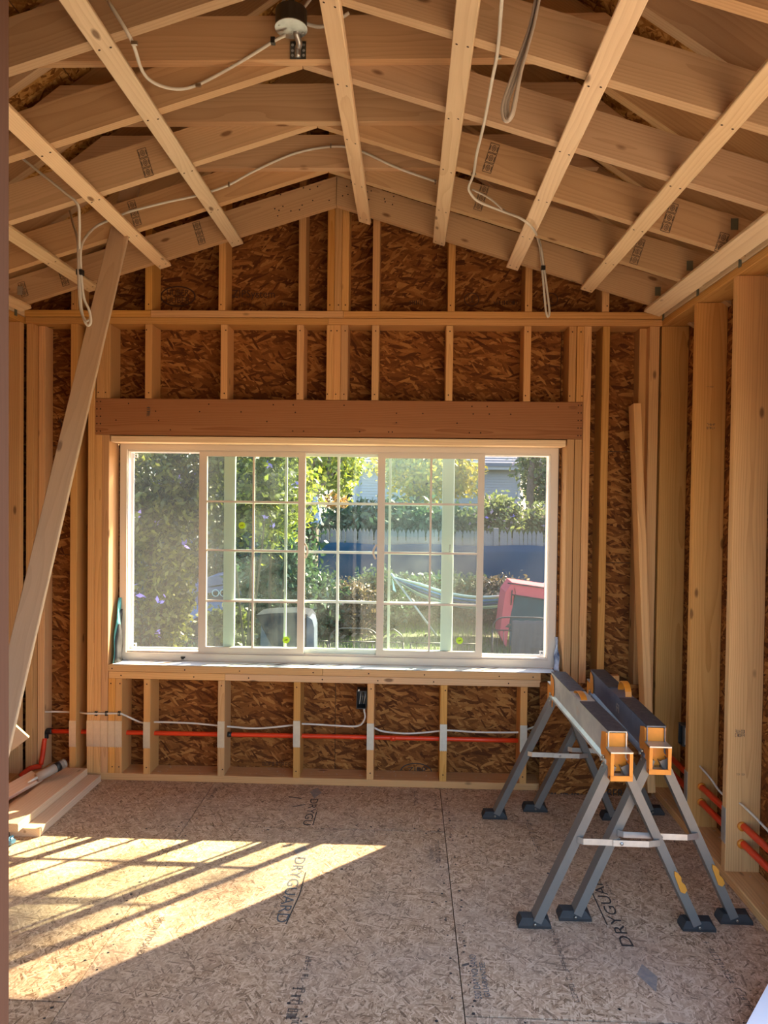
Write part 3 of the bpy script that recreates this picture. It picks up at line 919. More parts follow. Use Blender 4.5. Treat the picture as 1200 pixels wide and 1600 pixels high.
def sash(x0, x1, z0, z1, gx0, gx1, gz0, gz1, y, mx, rows, name, mat, gm, mun=.011, d=.022):
    s = rect(name, x0, x1, z0, z1, gx0 - x0, x1 - gx1, gz0 - z0, z1 - gz1, y, y + d, mat, wi)
    for x in mx:
        box('muntin', (x - mun / 2, y + .005, gz0), (x + mun / 2, y + d - .006, gz1), mat, s)
    xs = [gx0] + list(mx) + [gx1]
    for z in rows:
        for a_, b_ in zip(xs, xs[1:]):
            a2 = a_ + (mun / 2 if a_ != gx0 else 0); b2 = b_ - (mun / 2 if b_ != gx1 else 0)
            box('muntin', (a2, y + .005, z - mun / 2), (b2, y + d - .006, z + mun / 2), mat, s)
    box('pane', (gx0, y + d / 2 - .002, gz0), (gx1, y + d / 2 + .002, gz1), gm, s)
    return s


RW = (1.528, 1.256, .972)
sl_ = sash(-1.164, -.571, .687, 1.806, -1.121, -.609, .714, 1.779, WY + .010, (-.860,), RW, 'sliding_sash', 'vinyl', 'glass')
sr_ = sash(-.168, .419, .687, 1.806, -.128, .384, .714, 1.779, WY + .010, (.126,), RW, 'sliding_sash', 'vinyl', 'glass')
fx = sash(-1.030, .252, .680, 1.812, -.968, .190, .712, 1.785, WY + .034, (-.682, -.389, -.101), (1.524, 1.252, .974), 'fixed_sash', 'vinyl_out', 'glass_fixed', .014)
for x0, x1, m_ in ((-1.566, -1.02, 'screen_a'), (.244, .779, 'screen_b')):
    s = rect('insect_screen', x0, x1, .682, 1.808, .014, .014, .014, .012, WY + .060, WY + .070, 'screen_frame', wi)
    box('screen_mesh', (x0 + .014, WY + .0645, .696), (x1 - .014, WY + .0655, 1.796), m_, s)
    for cx, cz in ((x0 + .024 if x0 < -1 else x1 - .024, .706), (x0 + .026 if x0 < -1 else x1 - .024, 1.780)):
        if x0 > 0 and cz > 1: continue
        rect('corner_clip', cx - .012, cx + .012, cz - .012, cz + .012, .006, .006, .006, .006, WY + .056, WY + .060, 'screen_frame', s)
for x in (-.568, -.171):
    mb = MB(); sg = 1 if x < -.4 else -1
    mb.tube(catmull([(x, WY + .006, 1.30), (x + sg * .014, WY - .004, 1.275), (x + sg * .016, WY - .006, 1.25), (x + sg * .004, WY + .004, 1.222)], 4), .006, 6)
    mb.build('sash_latch', 'vinyl', sl_ if sg > 0 else sr_)
for px, py, par in ((378, 821, sl_), (447, 1000, sl_), (718, 1001, sr_)):
    c = at(px, py, WY + .0165)
    mesh('round_sticker', [c + Vector((.0195 * math.cos(j * .3927), 0, .0195 * math.sin(j * .3927))) for j in range(16)], [tuple(range(16))], 'sticker', par)
    print_rows(4, c + Vector((0, -.0006, 0)), (1, 0, .3), (-.3, 0, 1), .018, .007, 'black', par)
for px, py, par in ((523, 740, fx), (667, 756, fx), (665, 993, fx), (423, 756, fx), (404, 998, fx)):
    c = at(px, py, WY + .040); q = .009
    mesh('corner_pad', [c + Vector((q, 0, .003)), c + Vector((.001, 0, q)), c + Vector((-q, 0, -.002)), c + Vector((-.002, 0, -q))], [(0, 1, 2, 3)], 'black', par)
print_rows(6, at(703, 858, WY + .0335), (0, 0, -1), (1, 0, 0), .05, .008, 'ink_soft', fx)
mb = MB(); c = at(286, 1027, WY - .002); mb.box(c - Vector((.012, .004, .004)), c + Vector((.012, .002, .004))); mb.box(c - Vector((.006, .012, .010)), c + Vector((.006, .0, -.002)))
mb.build('vent_stop', 'black', wi)
# sill membrane and flashing flaps
box('sill_membrane', (-1.60, D + .004, .6337), (.80, WY - .002, .6355), 'membrane', wi)
for k in range(9):
    x = random.uniform(-1.5, .7); mb = MB(); strip(mb, (x, D + .02, .6362), (x + .10, WY - .02, .6362), (1, 0, 0), random.uniform(.01, .03)); mb.build('printed_mark', 'ink_soft', wi)


def flap(x, sg, z0, z1, mat):
    vs = []; nz, ny = 10, 4
    for i in range(nz + 1):
        t = i / nz; z = z0 + (z1 - z0) * t
        w = .085 * (1 - t) ** .6 + .012
        for j_ in range(ny + 1):
            s = j_ / ny
            vs.append((x + sg * (.004 + .020 * math.sin(s * 2.6) * (1 - t * .7) + .004 * math.sin(t * 11 + s * 4)), WY - w + w * s, z))
    fs = [(i * (ny + 1) + j_, i * (ny + 1) + j_ + 1, (i + 1) * (ny + 1) + j_ + 1, (i + 1) * (ny + 1) + j_) for i in range(nz) for j_ in range(ny)]
    o = mesh('flashing_flap', vs, fs, mat, wi, None, None, True)
    md = o.modifiers.new('thickness', 'SOLIDIFY'); md.thickness = .0012
    return o


flap(-1.606, 1, .637, .985, 'teal'); flap(.828, -1, .637, .81, 'mottle')
flap(-1.600, 1, .637, .92, 'black')

# ------------------------------------------------------------------ services on the far wall
pc = thing('red_conduit', 'long red conduit through the studs under the window, elbow at its left end', 'pipe', (-2.0, D + .07, 0))
PY = D + .072
tube('pipe', [(-1.965, PY, .236), (-1.2, PY, .240), (-.2, PY, .244), (.72, PY, .245)], .0125, 'red', pc, 12, 3)
tube('elbow', [(-1.965, PY, .236), (-1.992, PY, .234), (-2.003, PY, .222), (-2.004, PY, .195)], .017, 'black', pc, 10, 4)
tube('drop_pipe', [(-2.004, PY - .01, .2), (-2.008, PY - .02, .12), (-2.012, PY - .035, .06)], .0135, 'red', pc, 10, 4)
tube('drop_pipe', [(-2.012, PY - .035, .05), (-2.05, PY - .08, .055), (-2.075, PY - .13, .03)], .0135, 'red', pc, 10, 4)
for x in (-.975, -.07):
    tube('coupling', [(x - .01, PY, .2408), (x + .018, PY, .2410)], .0145, 'black' if x < -.5 else 'red', pc, 10, 0)


def cable(name, label, pts, r=.0052, mat='cable', group=None):
    t = thing(name, label, 'cable', pts[0], group)
    tube('jacket', pts, r, mat, t, 8, 5)
    return t


fc = cable('electrical_cable', 'white cable strung through the studs from the left corner to the black outlet box',
           [at(x, y, Y) for x, y, Y in ((54, 1113, D + .07), (85, 1112, D + .06), (115, 1113, D + .06), (125, 1113, D + .05), (136, 1115, D - .008), (165, 1115, D - .008), (187, 1115, D - .008), (198, 1119, D + .02), (222, 1129, D + .06), (245, 1128, D + .06), (300, 1130, D + .06), (345, 1134, D + .06), (400, 1138, D + .06), (458, 1133, D + .06), (475, 1131, D + .06), (530, 1134, D + .06), (560, 1134, D + .05), (570, 1122, D + .03), (569, 1110, D + .03))])
for px in (150, 166, 186):
    c = at(px, 1115, D - .010); mb = MB()
    mb.box(c - Vector((.006, .004, .012)), c + Vector((-.002, .008, .012))); mb.box(c - Vector((-.002, .004, .012)), c + Vector((.006, .008, .012)))
    mb.build('cable_staple', 'black', fc)
cable('electrical_cable', 'white cable strung from the black outlet box to the right behind the sawhorses',
      [at(x, y, D + .06) for x, y in ((584, 1137), (600, 1143), (640, 1146), (688, 1142), (700, 1141), (750, 1144), (812, 1144), (825, 1139), (848, 1131))])
ob = thing('outlet_box', 'open black plastic outlet box on the stud under the window', 'outlet box', (-.236, D, .42))
c0, c1 = at(557, 1107, D), at(573, 1079, D)
x0, x1, z0, z1 = c0.x, c1.x, c0.z, c1.z
rect('box_body', x0, x1, z0, z1, .004, .004, .006, .006, D - .010, D + .07, 'black', ob)
box('box_back', (x0, D + .066, z0), (x1, D + .07, z1), 'black', ob)
for dx in (.018, .03, .042):
    tube('wire', [(x0 + dx, D + .06, z1 - .01), (x0 + dx + .004, D + .0, (z0 + z1) / 2 + .02), (x0 + dx - .004, D + .02, z0 + .02)], .0018, 'cable' if dx != .03 else 'copper', ob, 6, 4)
box('screw_ear', (x0 + .008, D - .012, z1 - .001), (x0 + .016, D - .004, z1 + .008), 'galv', ob); box('screw_ear', (x1 - .016, D - .012, z0 - .008), (x1 - .008, D - .004, z0 + .001), 'galv', ob)

# ------------------------------------------------------------------ services on the right wall
PX = XR + .065
for nm, z, lab in (('u', .228, 'upper of the two red pipes running through the right wall studs'), ('l', .155, 'lower of the two red pipes running through the right wall studs')):
    t = thing('red_conduit', lab, 'pipe', (PX, 3.8, z), 'red pipes in the right wall')
    tube('pipe', [(PX, 3.86, z - .008), (PX, 3.5, z - .003), (PX + .005, 3.0, z + .002), (PX + .01, 2.4, z + .012), (PX, 2.23, z)], .0145, 'red', t, 12, 5)
    for y in (3.41, 3.0):
        tube('grommet', [(PX, y - .006, z), (PX, y + .004, z)], .019, 'orange', t, 12, 0)
cable('electrical_cable', 'white cable sagging between the right wall studs above the red pipes',
      [(1.385, 3.56, .345), (1.38, 3.47, .33), (1.378, 3.43, .325)] + [atx(x, y, 1.38) for x, y in ((1093, 1197), (1110, 1216), (1127, 1239))] + [(1.38, 3.04, .31)] + [atx(x, y, 1.38) for x, y in ((1156, 1255), (1175, 1272), (1200, 1298))] + [(1.38, 2.6, .30), (1.38, 2.23, .33)], .005)
ob2 = thing('outlet_box', 'dark outlet box on the right wall stud beside the sawhorses', 'outlet box', (XR, 3.46, .40))
rect2 = MB()
for y0, y1, z0, z1 in ((3.452, 3.456, .40, .50), (3.504, 3.508, .40, .50), (3.456, 3.504, .40, .405), (3.456, 3.504, .495, .50)):
    rect2.box((XR - .012, y0, z0), (XR + .06, y1, z1))
rect2.build('box_body', 'black', ob2); box('box_back', (XR + .056, 3.452, .40), (XR + .06, 3.508, .50), 'black', ob2)
box('box_bracket', (XR - .002, 3.448, .41), (XR - .0005, 3.453, .49), 'galv', ob2)

# ------------------------------------------------------------------ cables in the roof
ch_low = lambda x: chz(x) - .004
c1_ = cable('electrical_cable', 'white cable drooping across the left rafters to the round ceiling box',
            [at(168, 0, 2.10), at(205, 62, 2.115), at(222, 110, 2.28), at(242, 130, 2.40), at(275, 139, 2.48), at(310, 132, 2.52), at(370, 100, 2.50), at(428, 64, 2.45), at(446, 55, 2.43)], .0055)
for px, py, Y in ((210, 66, 2.112), (310, 132, 2.515)):
    c = at(px, py, Y); box('cable_staple', c - Vector((.009, .004, .008)), c + Vector((.009, .004, .002)), 'copper', c1_)
c = at(427, 64, 2.45); box('tape_band', c - Vector((.008, .008, .010)), c + Vector((.006, .008, .010)), 'black', c1_)
lp = thing('electrical_cable', 'white cable over the left rafters, doubled and hanging in a taped loop', 'cable', at(15, 232, 3.0))
tube('jacket', [at(-5, 222, 2.9), at(15, 232, 2.93), at(60, 268, 2.93), at(100, 300, 2.93), at(121, 319, 2.93), at(124, 345, 2.95), at(124, 385, 3.0), at(125, 430, 3.0), at(126, 470, 3.0), at(129, 492, 3.0), at(136, 508, 3.0), at(142, 503, 3.0), at(139, 484, 3.0), at(131, 465, 3.0), at(127, 430, 3.0), at(126, 392, 3.0), at(133, 372, 3.08), at(150, 354, 3.2), at(175, 342, 3.28)], .0055, 'cable', lp)
tube('jacket', [at(109, 330, 3.36), at(114, 350, 3.2), at(121, 375, 3.02), at(122.5, 430, 2.99), at(124, 465, 2.99), at(127, 488, 2.99), at(134, 501, 2.99), at(139, 500, 2.99)], .005, 'cable_dark', lp)
tube('jacket', [at(175, 342, 3.28), at(205, 330, 3.29), at(260, 316, 3.29), at(310, 305, 3.29), at(355, 290, 3.29), at(400, 266, 3.29), at(460, 240, 3.29), at(520, 229, 3.29), at(560, 235, 3.29), at(620, 262, 3.29), at(682, 284, 3.29)], .0055, 'cable', lp)
c = at(125, 426, 3.0); box('tape_band', c - Vector((.012, .012, .011)), c + Vector((.013, .012, .011)), 'black', lp)
for px, py in ((358, 288), (517, 228), (680, 284)):
    c = at(px, py, 3.287); box('cable_staple', c - Vector((.003, .006, .010)), c + Vector((.003, .003, .010)), 'copper', lp)
rc = thing('electrical_cable', 'white cable along the right rafters ending in a taped hanging loop', 'cable', at(785, 0, 2.1))
tube('jacket', [atch(787, -25), atch(784, 0), atch(780, 55, .008), atch(776, 90, .008), atch(769, 125, .02), atch(757, 190, .02), atch(745, 240, .02), atch(740, 272, .008), atch(733, 290), atch(734, 300), atch(748, 315, .016), atch(785, 330, .008), atch(815, 342, .03), atch(835, 360, .03), at(843, 385, 3.70), at(847, 420, 3.70), at(851, 465, 3.70), at(853, 486, 3.70), at(856, 495, 3.70), at(858.5, 487, 3.70), at(855, 455, 3.70), at(850, 418, 3.70), at(845, 385, 3.70), at(838, 362, 3.71)], .0055, 'cable', rc)
tube('jacket', [atch(738, 296), atch(765, 310), atch(785, 327)], .004, 'cable_dark', rc)
c = at(848.5, 419, 3.70); box('tape_band', c - Vector((.010, .010, .011)), c + Vector((.011, .010, .011)), 'black', rc)
for px, py in ((778, 90), (740, 272), (785, 328)):
    c = atch(px, py, .003); box('cable_staple', c - Vector((.010, .004, .003)), c + Vector((.010, .004, .004)), 'copper', rc)
hc = thing('cable_coil', 'grey cables folded into a long hanging loop near the ceiling', 'cable', at(800, 180, 2.0))
for k, (dx, dy) in enumerate(((0, 0), (4.5, -3), (9, -5.5))):
    tube('cable_loop', [at(842 + dx * .5, -30, 1.98 + k * .006), at(828 + dx * .6, 40, 2.0 + k * .006), at(805 + dx, 105, 2.0 + k * .006), at(786 + dx, 160 + dy, 2.0 + k * .006), at(786 + dx * .9, 183 + dy, 2.0 + k * .006), at(792 + dx * .3, 190 + dy, 2.0), at(800 - dx * .1, 183 + dy, 2.0 - k * .006), at(805 - dx * .2, 165 + dy, 2.0 - k * .006), at(815 - dx * .1, 110, 2.0 - k * .006), at(834, 40, 2.0 - k * .006), at(848, -30, 1.98 - k * .006)], .0042, 'cable_dark', hc, 8, 5)

# ceiling box
cb = thing('ceiling_box', 'round galvanised ceiling fan box hanging from the collar tie', 'electrical box', at(455, 40, 2.42))
cc = at(455, 40, 2.42)
def disc(name, c, r, z0, z1, mat, parent, n=28):
    vs = [(c.x + r * math.cos(2 * math.pi * k / n), c.y + r * math.sin(2 * math.pi * k / n), z) for z in (z0, z1) for k in range(n)]
    fs = [tuple(range(n - 1, -1, -1)), tuple(range(n, 2 * n))] + [(k, (k + 1) % n, n + (k + 1) % n, n + k) for k in range(n)]
    return mesh(name, vs, fs, mat, parent)


zb = cc.z - .008
disc('drum', cc, .052, zb, zb + .055, 'dark_metal', cb)
cov = disc('cover_plate', cc, .054, zb - .003, zb, 'galv', cb)
for dx, dy in ((-.036, -.018), (.036, .02), (.0, .03)):
    disc('screw', cc + Vector((dx, dy, 0)), .005, zb - .006, zb - .003, 'galv', cov, 8)
tube('hanger_rod', [cc + Vector((0, .0, .045)), cc + Vector((0, 0, .12)), cc + Vector((0, .0, .26))], .011, 'dark_metal', cb, 10, 2)
hp = at(466, 78, 2.488)
br = box('bracket_plate', hp - Vector((.027, .002, .032)), hp + Vector((.027, .0, .028)), 'dark_metal', cb)
for dx in (-.019, .019):
    for dz in (-.02, -.004, .015):
        mesh('screw', [hp + Vector((dx + .005 * math.cos(j * .785), -.003, dz + .005 * math.sin(j * .785))) for j in range(8)], [tuple(range(8))], 'galv', br)
tube('bracket_arm', [cc + Vector((.012, .02, -.006)), cc + Vector((.02, .045, -.03)), hp + Vector((0, -.008, .0)), hp + Vector((0, -.006, -.028))], .011, 'galv', cb, 8, 4)
tube('cable_tail', [cc + Vector((.03, .03, .03)), at(500, 42, 2.46), at(525, 33, 2.47), at(545, 20, 2.47)], .006, 'cable', cb, 8, 4)
tube('cable_tail', [cc + Vector((-.03, .0, .05)), at(440, 8, 2.42), at(450, -12, 2.42)], .005, 'cable', cb, 8, 4)
tube('cable_tail', [cc + Vector((.02, .03, .06)), at(478, 8, 2.45), at(490, -8, 2.46)], .005, 'cable', cb, 8, 4)

# ------------------------------------------------------------------ loose boards
p0, p1 = at(204, 292, 3.45), Vector((-1.463, 2.24, .022))
bb = lum('brace_board', p0, p1, .086, .021, Vector((.06, -1, -.55)), 'grey')
tag(bb, 'long weathered brace board leaning from the rafters down to the left', 'board')
lb = lum('leaning_board', at(1014, 1225, 3.70) + Vector((0, 0, -.03)), at(992, 633, 3.845), .040, .089, (0, -1, 0), 'stud')
tag(lb, 'narrow loose stud leaning upright in the far right corner', 'board')
sp_ = prism('sheathing_offcut', [(.716, 3.842, .002), (XR - .02, 3.842, .002), (XR - .02, 3.870, .585), (.716, 3.870, .585)], (0, 1, 0), .008, 'osb', None, (0, 1, 0))
tag(sp_, 'loose strand board sheet leaning against the wall behind the sawhorses', 'sheet')
lettering('HUBER', at(950, 1240, 3.8425) + Vector((0, -.002, .0)), R_, U_, .16, .05, 'ink', sp_)
print_rows(14, at(880, 1243, 3.8425) + Vector((0, -.002, .0)), R_, U_, .2, .03, 'ink', sp_)
blk = lum('wood_block', (1.13, 3.835, .55), (1.13, 3.835, .60), .06, .038, (0, 1, 0), 'stud')
blk.location = (1.095, 3.858, .612)
tag(blk, 'short wood offcut standing on the leaning sheet beside the sawhorse handle', 'block')

# lumber pile at the lower left
def plank(name, label, a, b, w, h, hint=(0, 0, 1), mat='lumber'):
    o = lum(name, a, b, w, h, hint, mat); tag(o, label, 'board', 'lumber on the floor at left'); return o


plank('lumber_board', 'lowest floor board of the pile, its cut end catching sunlight', (-1.722, 3.21, .019), (-1.716, 3.852, .019), .140, .038)
plank('lumber_board', 'upper thick board on the left pile, its far end touching the studs', (-1.800, 3.17, .0575), (-1.786, 3.842, .0575), .14, .038)
plank('lumber_board', 'hidden lower board beside the wall in the left pile', (-1.868, 3.12, .019), (-1.862, 3.80, .019), .14, .038)
a, b = at(-30, 1262, 3.42), at(58, 1212, 3.66)
plank('lumber_board', 'short board lying across the left pile near the caulk tube', a + Vector((0, 0, .0)), b, .1, .02, (.1, -.15, 1))
tp = prism('plywood_offcut', [at(-25, 1105, 3.1), at(16, 1127, 3.1), at(45, 1153, 3.1), at(16, 1175, 3.1), at(-25, 1195, 3.1)], (-.3, 1, .1), .018, 'lumber', None, (1, 0, .3))
tag(tp, 'pointed board end sticking out beside the leaning brace at left', 'board')
ct = thing('caulk_tube', 'used caulk tube lying on the left lumber pile', 'tube', at(80, 1210, 3.62))
a, b = at(58, 1215, 3.60), at(98, 1194, 3.72)
tube('barrel', [a, b], .024, 'tube_white', ct, 14, 0)
dd = (b - a).normalized()
tube('cap', [b, b + dd * .012], .0245, 'tube_white', ct, 14, 0)
tube('label_band', [a + dd * .10, a + dd * .125], .0246, 'black', ct, 14, 0)
tube('nozzle', [a, a - dd * .05], [.009, .004], 'cable', ct, 8, 0)
bbg = thing('plastic_wrapper', 'crumpled dark blue wrapper beside the sunlit board end', 'wrapper', atz(20, 1325))
c = atz(16, 1322) + Vector((0, 0, .022)); vs = []
for i in range(7):
    for j_ in range(10):
        th = math.pi * i / 6; ph = 2 * math.pi * j_ / 10; rr = .026 * random.uniform(.7, 1.2)
        vs.append(c + Vector((rr * .7 * math.sin(th) * math.cos(ph), rr * 1.2 * math.sin(th) * math.sin(ph), rr * .8 * math.cos(th))))
mesh('wrapper_foil', vs, [(i * 10 + j_, i * 10 + (j_ + 1) % 10, (i + 1) * 10 + (j_ + 1) % 10, (i + 1) * 10 + j_) for i in range(6) for j_ in range(10)], 'blue_bag', bbg)
# white sheet at the lower right corner
a = atz(1162, 1612, .09); b = atz(1206, 1530, .09)
ws = thing('white_carton', 'pale grey carton whose corner shows at the lower right', 'carton', (a.x, a.y, 0))
d_ = (b - a); d_.z = 0; nrm = Vector((d_.y, -d_.x, 0)).normalized(); d_.normalize()
A = Vector((a.x, a.y, 0)) - d_ * .25
prism('carton_body', [A, A + d_ * .62, A + d_ * .62 + nrm * .2, A + nrm * .2], (0, 0, 1), .085, 'white_wrap', ws)
prism('carton_lid', [A + Vector((0, 0, .0855)) - nrm * .003, A + d_ * .62 + Vector((0, 0, .0855)) - nrm * .003, A + d_ * .62 + nrm * .2 + Vector((0, 0, .0855)), A + nrm * .2 + Vector((0, 0, .0855))], (0, 0, 1), .005, 'white_wrap', ws)
# sawdust
mb = MB()
for i in range(420):
    if i < 150:
        x = random.uniform(-1.4, .7); y = D + random.uniform(.02, .13); z = T + .001
    elif i < 260:
        x = random.uniform(-1.75, -1.3); y = random.uniform(3.1, 3.85); z = .001
    elif i < 330:
        x = XR + random.uniform(-.06, .12); y = random.uniform(2.2, 3.8); z = T + .001 if x > XR else .001
    else:
        x = random.uniform(-1.6, 1.2); y = random.uniform(2.1, 3.85); z = .001
    s = random.uniform(.002, .006); a = random.uniform(0, 6.28); L = s * random.uniform(1, 2.2)
    u = Vector((math.cos(a), math.sin(a), random.uniform(0, .4))) * L; v = Vector((-math.sin(a), math.cos(a), 0)) * s * .5
    c = Vector((x, y, z)); mb.add([c - u * .0 - v, c + u - v, c + u + v, c + v], [(0, 1, 2, 3)])
sdo = mb.build('wood_shavings', 'chips'); tag(sdo, 'scattered wood shavings and sawdust on floor and plates', 'shavings', kind='stuff')

# ------------------------------------------------------------------ sawhorses


def sawhorse(cx0, y0, cx1, y1, feet, label, upright):
    """beam axis from (cx0,y0) near to (cx1,y1) far, feet = near-left, near-right, far-left, far-right"""
    H = .722
    ax = Vector((cx1 - cx0, y1 - y0, 0)); L = ax.length; v = ax / L; u = Vector((v.y, -v.x, 0)); o = Vector((cx0, y0, 0)); k_ = Vector((0, 0, 1))
    P = lambda a, b, c: o + u * a + v * b + k_ * c
    t = thing('sawhorse', label, 'sawhorse', (cx0, y0, 0), 'folding metal sawhorses')
    hw = .034

    def swept(name, sec, b0, b1, mat, par=t):
        n = len(sec)
        vs = [P(a, b, c) for b in (b0, b1) for a, c in sec]
        fs = [tuple(range(n)), tuple(range(2 * n - 1, n - 1, -1))] + [(i, n + i, n + (i + 1) % n, (i + 1) % n) for i in range(n)]
        return mesh(name, vs, fs, mat, par)
    # folded steel rail: closed top, flanged sides
    top = H - .003
    sec = [(-hw, top), (-hw, H - .100), (-hw - .010, H - .112), (-hw - .010, H - .122), (-hw - .007, H - .122), (-hw - .004, H - .112), (-hw + .003, H - .101), (-hw + .003, top - .003),
           (hw - .003, top - .003), (hw - .003, H - .101), (hw + .004, H - .112), (hw + .007, H - .122), (hw + .010, H - .122), (hw + .010, H - .112), (hw, H - .100), (hw, top)]
    rail = swept('rail', sec, .012, L - .012, 'rail_dark' if upright else 'rail')
    swept('top_plate', [(-hw - .001, H - .003), (hw + .001, H - .003), (hw + .001, H), (-hw - .001, H)], .010, L * .52 - .085, 'rail_top')
    swept('top_plate', [(-hw - .001, H - .003), (hw + .001, H - .003), (hw + .001, H), (-hw - .001, H)], L * .52 + .085, L - .010, 'rail_top')
    swept('hand_hold', [(-hw + .006, H - .012), (hw - .006, H - .012), (hw - .006, H - .004), (-hw + .006, H - .004)], L * .52 - .085, L * .52 + .085, 'rail_top')
    print_rows(3, P(-hw - .0015, L * .45, H - .05), -v, k_, .05, .035, 'vinyl', rail, 'printed_mark')
    # carrying strap
    n = 14; vs = []; hs = .055 if upright else .022
    for i in range(n + 1):
        a = math.pi * i / n
        for s_, rr in ((-.013, 1.0), (.013, 1.0), (.013, .93), (-.013, .93)):
            vs.append(P((.012 if upright else -.010) + s_, L * .52 - .062 * math.cos(a) * rr, H - .006 + hs * math.sin(a) * rr))
    fs = [(i * 4 + q, i * 4 + (q + 1) % 4, (i + 1) * 4 + (q + 1) % 4, (i + 1) * 4 + q) for i in range(n) for q in range(4)] + [(3, 2, 1, 0), (n * 4, n * 4 + 1, n * 4 + 2, n * 4 + 3)]
    mesh('carry_strap', vs, fs, 'orange', t)
    # orange end brackets
    for e, sg in ((0.0, 1), (L, -1)):
        B = lambda a, b, c, e=e, sg=sg: P(a, e + sg * b, c)
        for s in (-1, 1):
            x = s * (hw + .003)
            # side plate
            poly = [(.085, .640), (.075, .700), (.030, .712), (.022, .700), (.022, .655), (-.030, .645), (-.030, .575), (.010, .548), (.055, .560)]
            pts = [B(x, b, c) for b, c in poly]
            q = prism('bracket_side', pts, u * s, .003, 'orange', t)
            for b, c in ((.060, .600), (.035, .618), (.035, .582)):
                cpt = B(x + s * .003, b, c)
                tube('bolt', [cpt, cpt + u * s * .008], .007, 'copper', q, 8, 0)
        # outer square frame: two posts, bottom and top bars, back web
        w = hw + .006
        fb = MB()

        def bx(a0, a1, b0, b1, c0, c1):
            vv = [B(a, b, c) for a, b, c in boxverts((a0, b0, c0), (a1, b1, c1))[0]]
            fb.add(vv, boxverts((0, 0, 0), (1, 1, 1))[1])
        bx(-w, -w + .012, -.040, -.036, .572, .660); bx(w - .012, w, -.040, -.036, .572, .660)
        bx(-w, w, -.040, -.036, .560, .575)
        bx(-w, w, -.040, .022, .556, .560)
        bx(-w, w, .022, .025, .57, .71)
        bx(-w + .008, -w + .011, -.036, .022, .575, .655)
        fb.build('bracket_frame', 'orange', t)
        fb = MB(); bx(-w, w, -.042, .018, .656, .661); fb.build('bracket_shelf', 'plate', t); fb = MB(); bx(-w + .012, w - .012, -.028, .010, .561, .566); fb.build('bracket_stop', 'plate', t)
    # legs
    for idx, (fxy, e, sg) in enumerate(zip(feet, (0, 0, L, L), (1, 1, -1, -1))):
        s = -1 if idx % 2 == 0 else 1
        topp = P(s * .022, e + sg * .022, .60); ft = Vector((fxy[0], fxy[1], .022))
        d = (ft - topp).normalized()
        nrm = d.cross(v).normalized()
        a_, b_ = .0155, .028
        # folded channel: narrow flat front, deep flanges
        sec = [(-a_, -b_), (a_, -b_), (a_, b_), (a_ - .003, b_), (a_ - .003, -b_ + .003), (-a_ + .003, -b_ + .003), (-a_ + .003, b_), (-a_, b_)]
        w_ = nrm * (1 if nrm.x * s > 0 else -1)
        vs = [pt + v * q1 + w_ * q0 for pt in (topp, ft) for q0, q1 in sec]
        n8 = len(sec)
        fs = [tuple(range(n8)), tuple(range(2 * n8 - 1, n8 - 1, -1))] + [(i, n8 + i, n8 + (i + 1) % n8, (i + 1) % n8) for i in range(n8)]
        lg = mesh('leg', vs, fs, 'leg', t)
        c = Vector((fxy[0], fxy[1], 0))
        # foot: bevelled rubber shoe with sloped sides
        q = [(-.060, -.028), (.060, -.028), (.060, .028), (-.060, .028)]
        q2 = [(-.045, -.019), (.040, -.019), (.052, .022), (-.052, .022)]
        vs = [c + Vector((a * 1.0 + s * .008, b, .0)) for a, b in q] + [c + Vector((a + s * .008, b, .010)) for a, b in q] + [c + Vector((a + s * .008, b, .034)) for a, b in q2]
        fs = [(3, 2, 1, 0), (8, 9, 10, 11)] + [(r * 4 + i, r * 4 + (i + 1) % 4, r * 4 + 4 + (i + 1) % 4, r * 4 + 4 + i) for r in (0, 1) for i in range(4)]
        foot = mesh('foot', vs, fs, 'foot', lg)
        cp_ = c + Vector((s * .008, -.0285, .016)); tube('rivet', [cp_, cp_ + Vector((0, -.004, 0))], .005, 'copper', lg, 8, 0)
        if s > 0:
            # orange hook plate on the right legs
            m0 = topp + (ft - topp) * .66; m1 = topp + (ft - topp) * .80; mm = (m0 + m1) / 2; ww = w_
            yv = Vector((0, -1, 0)) * .0285
            pts = [m0 + ww * .006, m0 + ww * .014 + d * .010, mm + ww * .019 - d * .015, mm + ww * .013, mm + ww * .020 + d * .015, m1 + ww * .019 - d * .008, m1 + ww * .006, m1 - ww * .005 - d * .012, m0 + ww * .0 + d * .012]
            prism('leg_hook', [p_ + yv for p_ in pts], (0, -1, 0), .004, 'hook', lg)
    # folding cross bars
    for e, sg, (fa, fb_) in ((0, 1, feet[:2]), (L, -1, feet[2:])):
        def legpt(f, s, z):
            tp_ = P(s * .022, e + sg * .022, .60); ft = Vector((f[0], f[1], .022)); k2 = (.60 - z) / (.60 - .022); return tp_ + (ft - tp_) * k2
        a = legpt(fa, -1, .33); b = legpt(fb_, 1, .325)
        off = Vector((0, -.029, 0))
        a += off; b += off; m = a + (b - a) * .52
        uu = (b - a).normalized()
        for p, q, dy, nm in ((a, m, 0, 'cross_bar'), (m - uu * .03, b, -.004, 'cross_bar')):
            mb = MB(); st = [p, p + uu * .018 + Vector((0, -.014, 0)), q - uu * .018 + Vector((0, -.014, 0)), q] if dy == 0 else [p + Vector((0, -.014, 0)), q - uu * .045 + Vector((0, -.014, 0)), q - uu * .018 + Vector((0, -.006, 0)), q]
            vs = []
            for s0 in st:
                for zz, yy in ((-.011, 0), (-.011, -.003), (.011, -.003), (.011, 0)):
                    vs.append(s0 + Vector((0, yy + dy, zz)))
            mb.add(vs, [(i * 4 + r, i * 4 + (r + 1) % 4, (i + 1) * 4 + (r + 1) % 4, (i + 1) * 4 + r) for i in range(3) for r in range(4)] + [(3, 2, 1, 0), (12, 13, 14, 15)])
            mb.build(nm, 'galv', t)
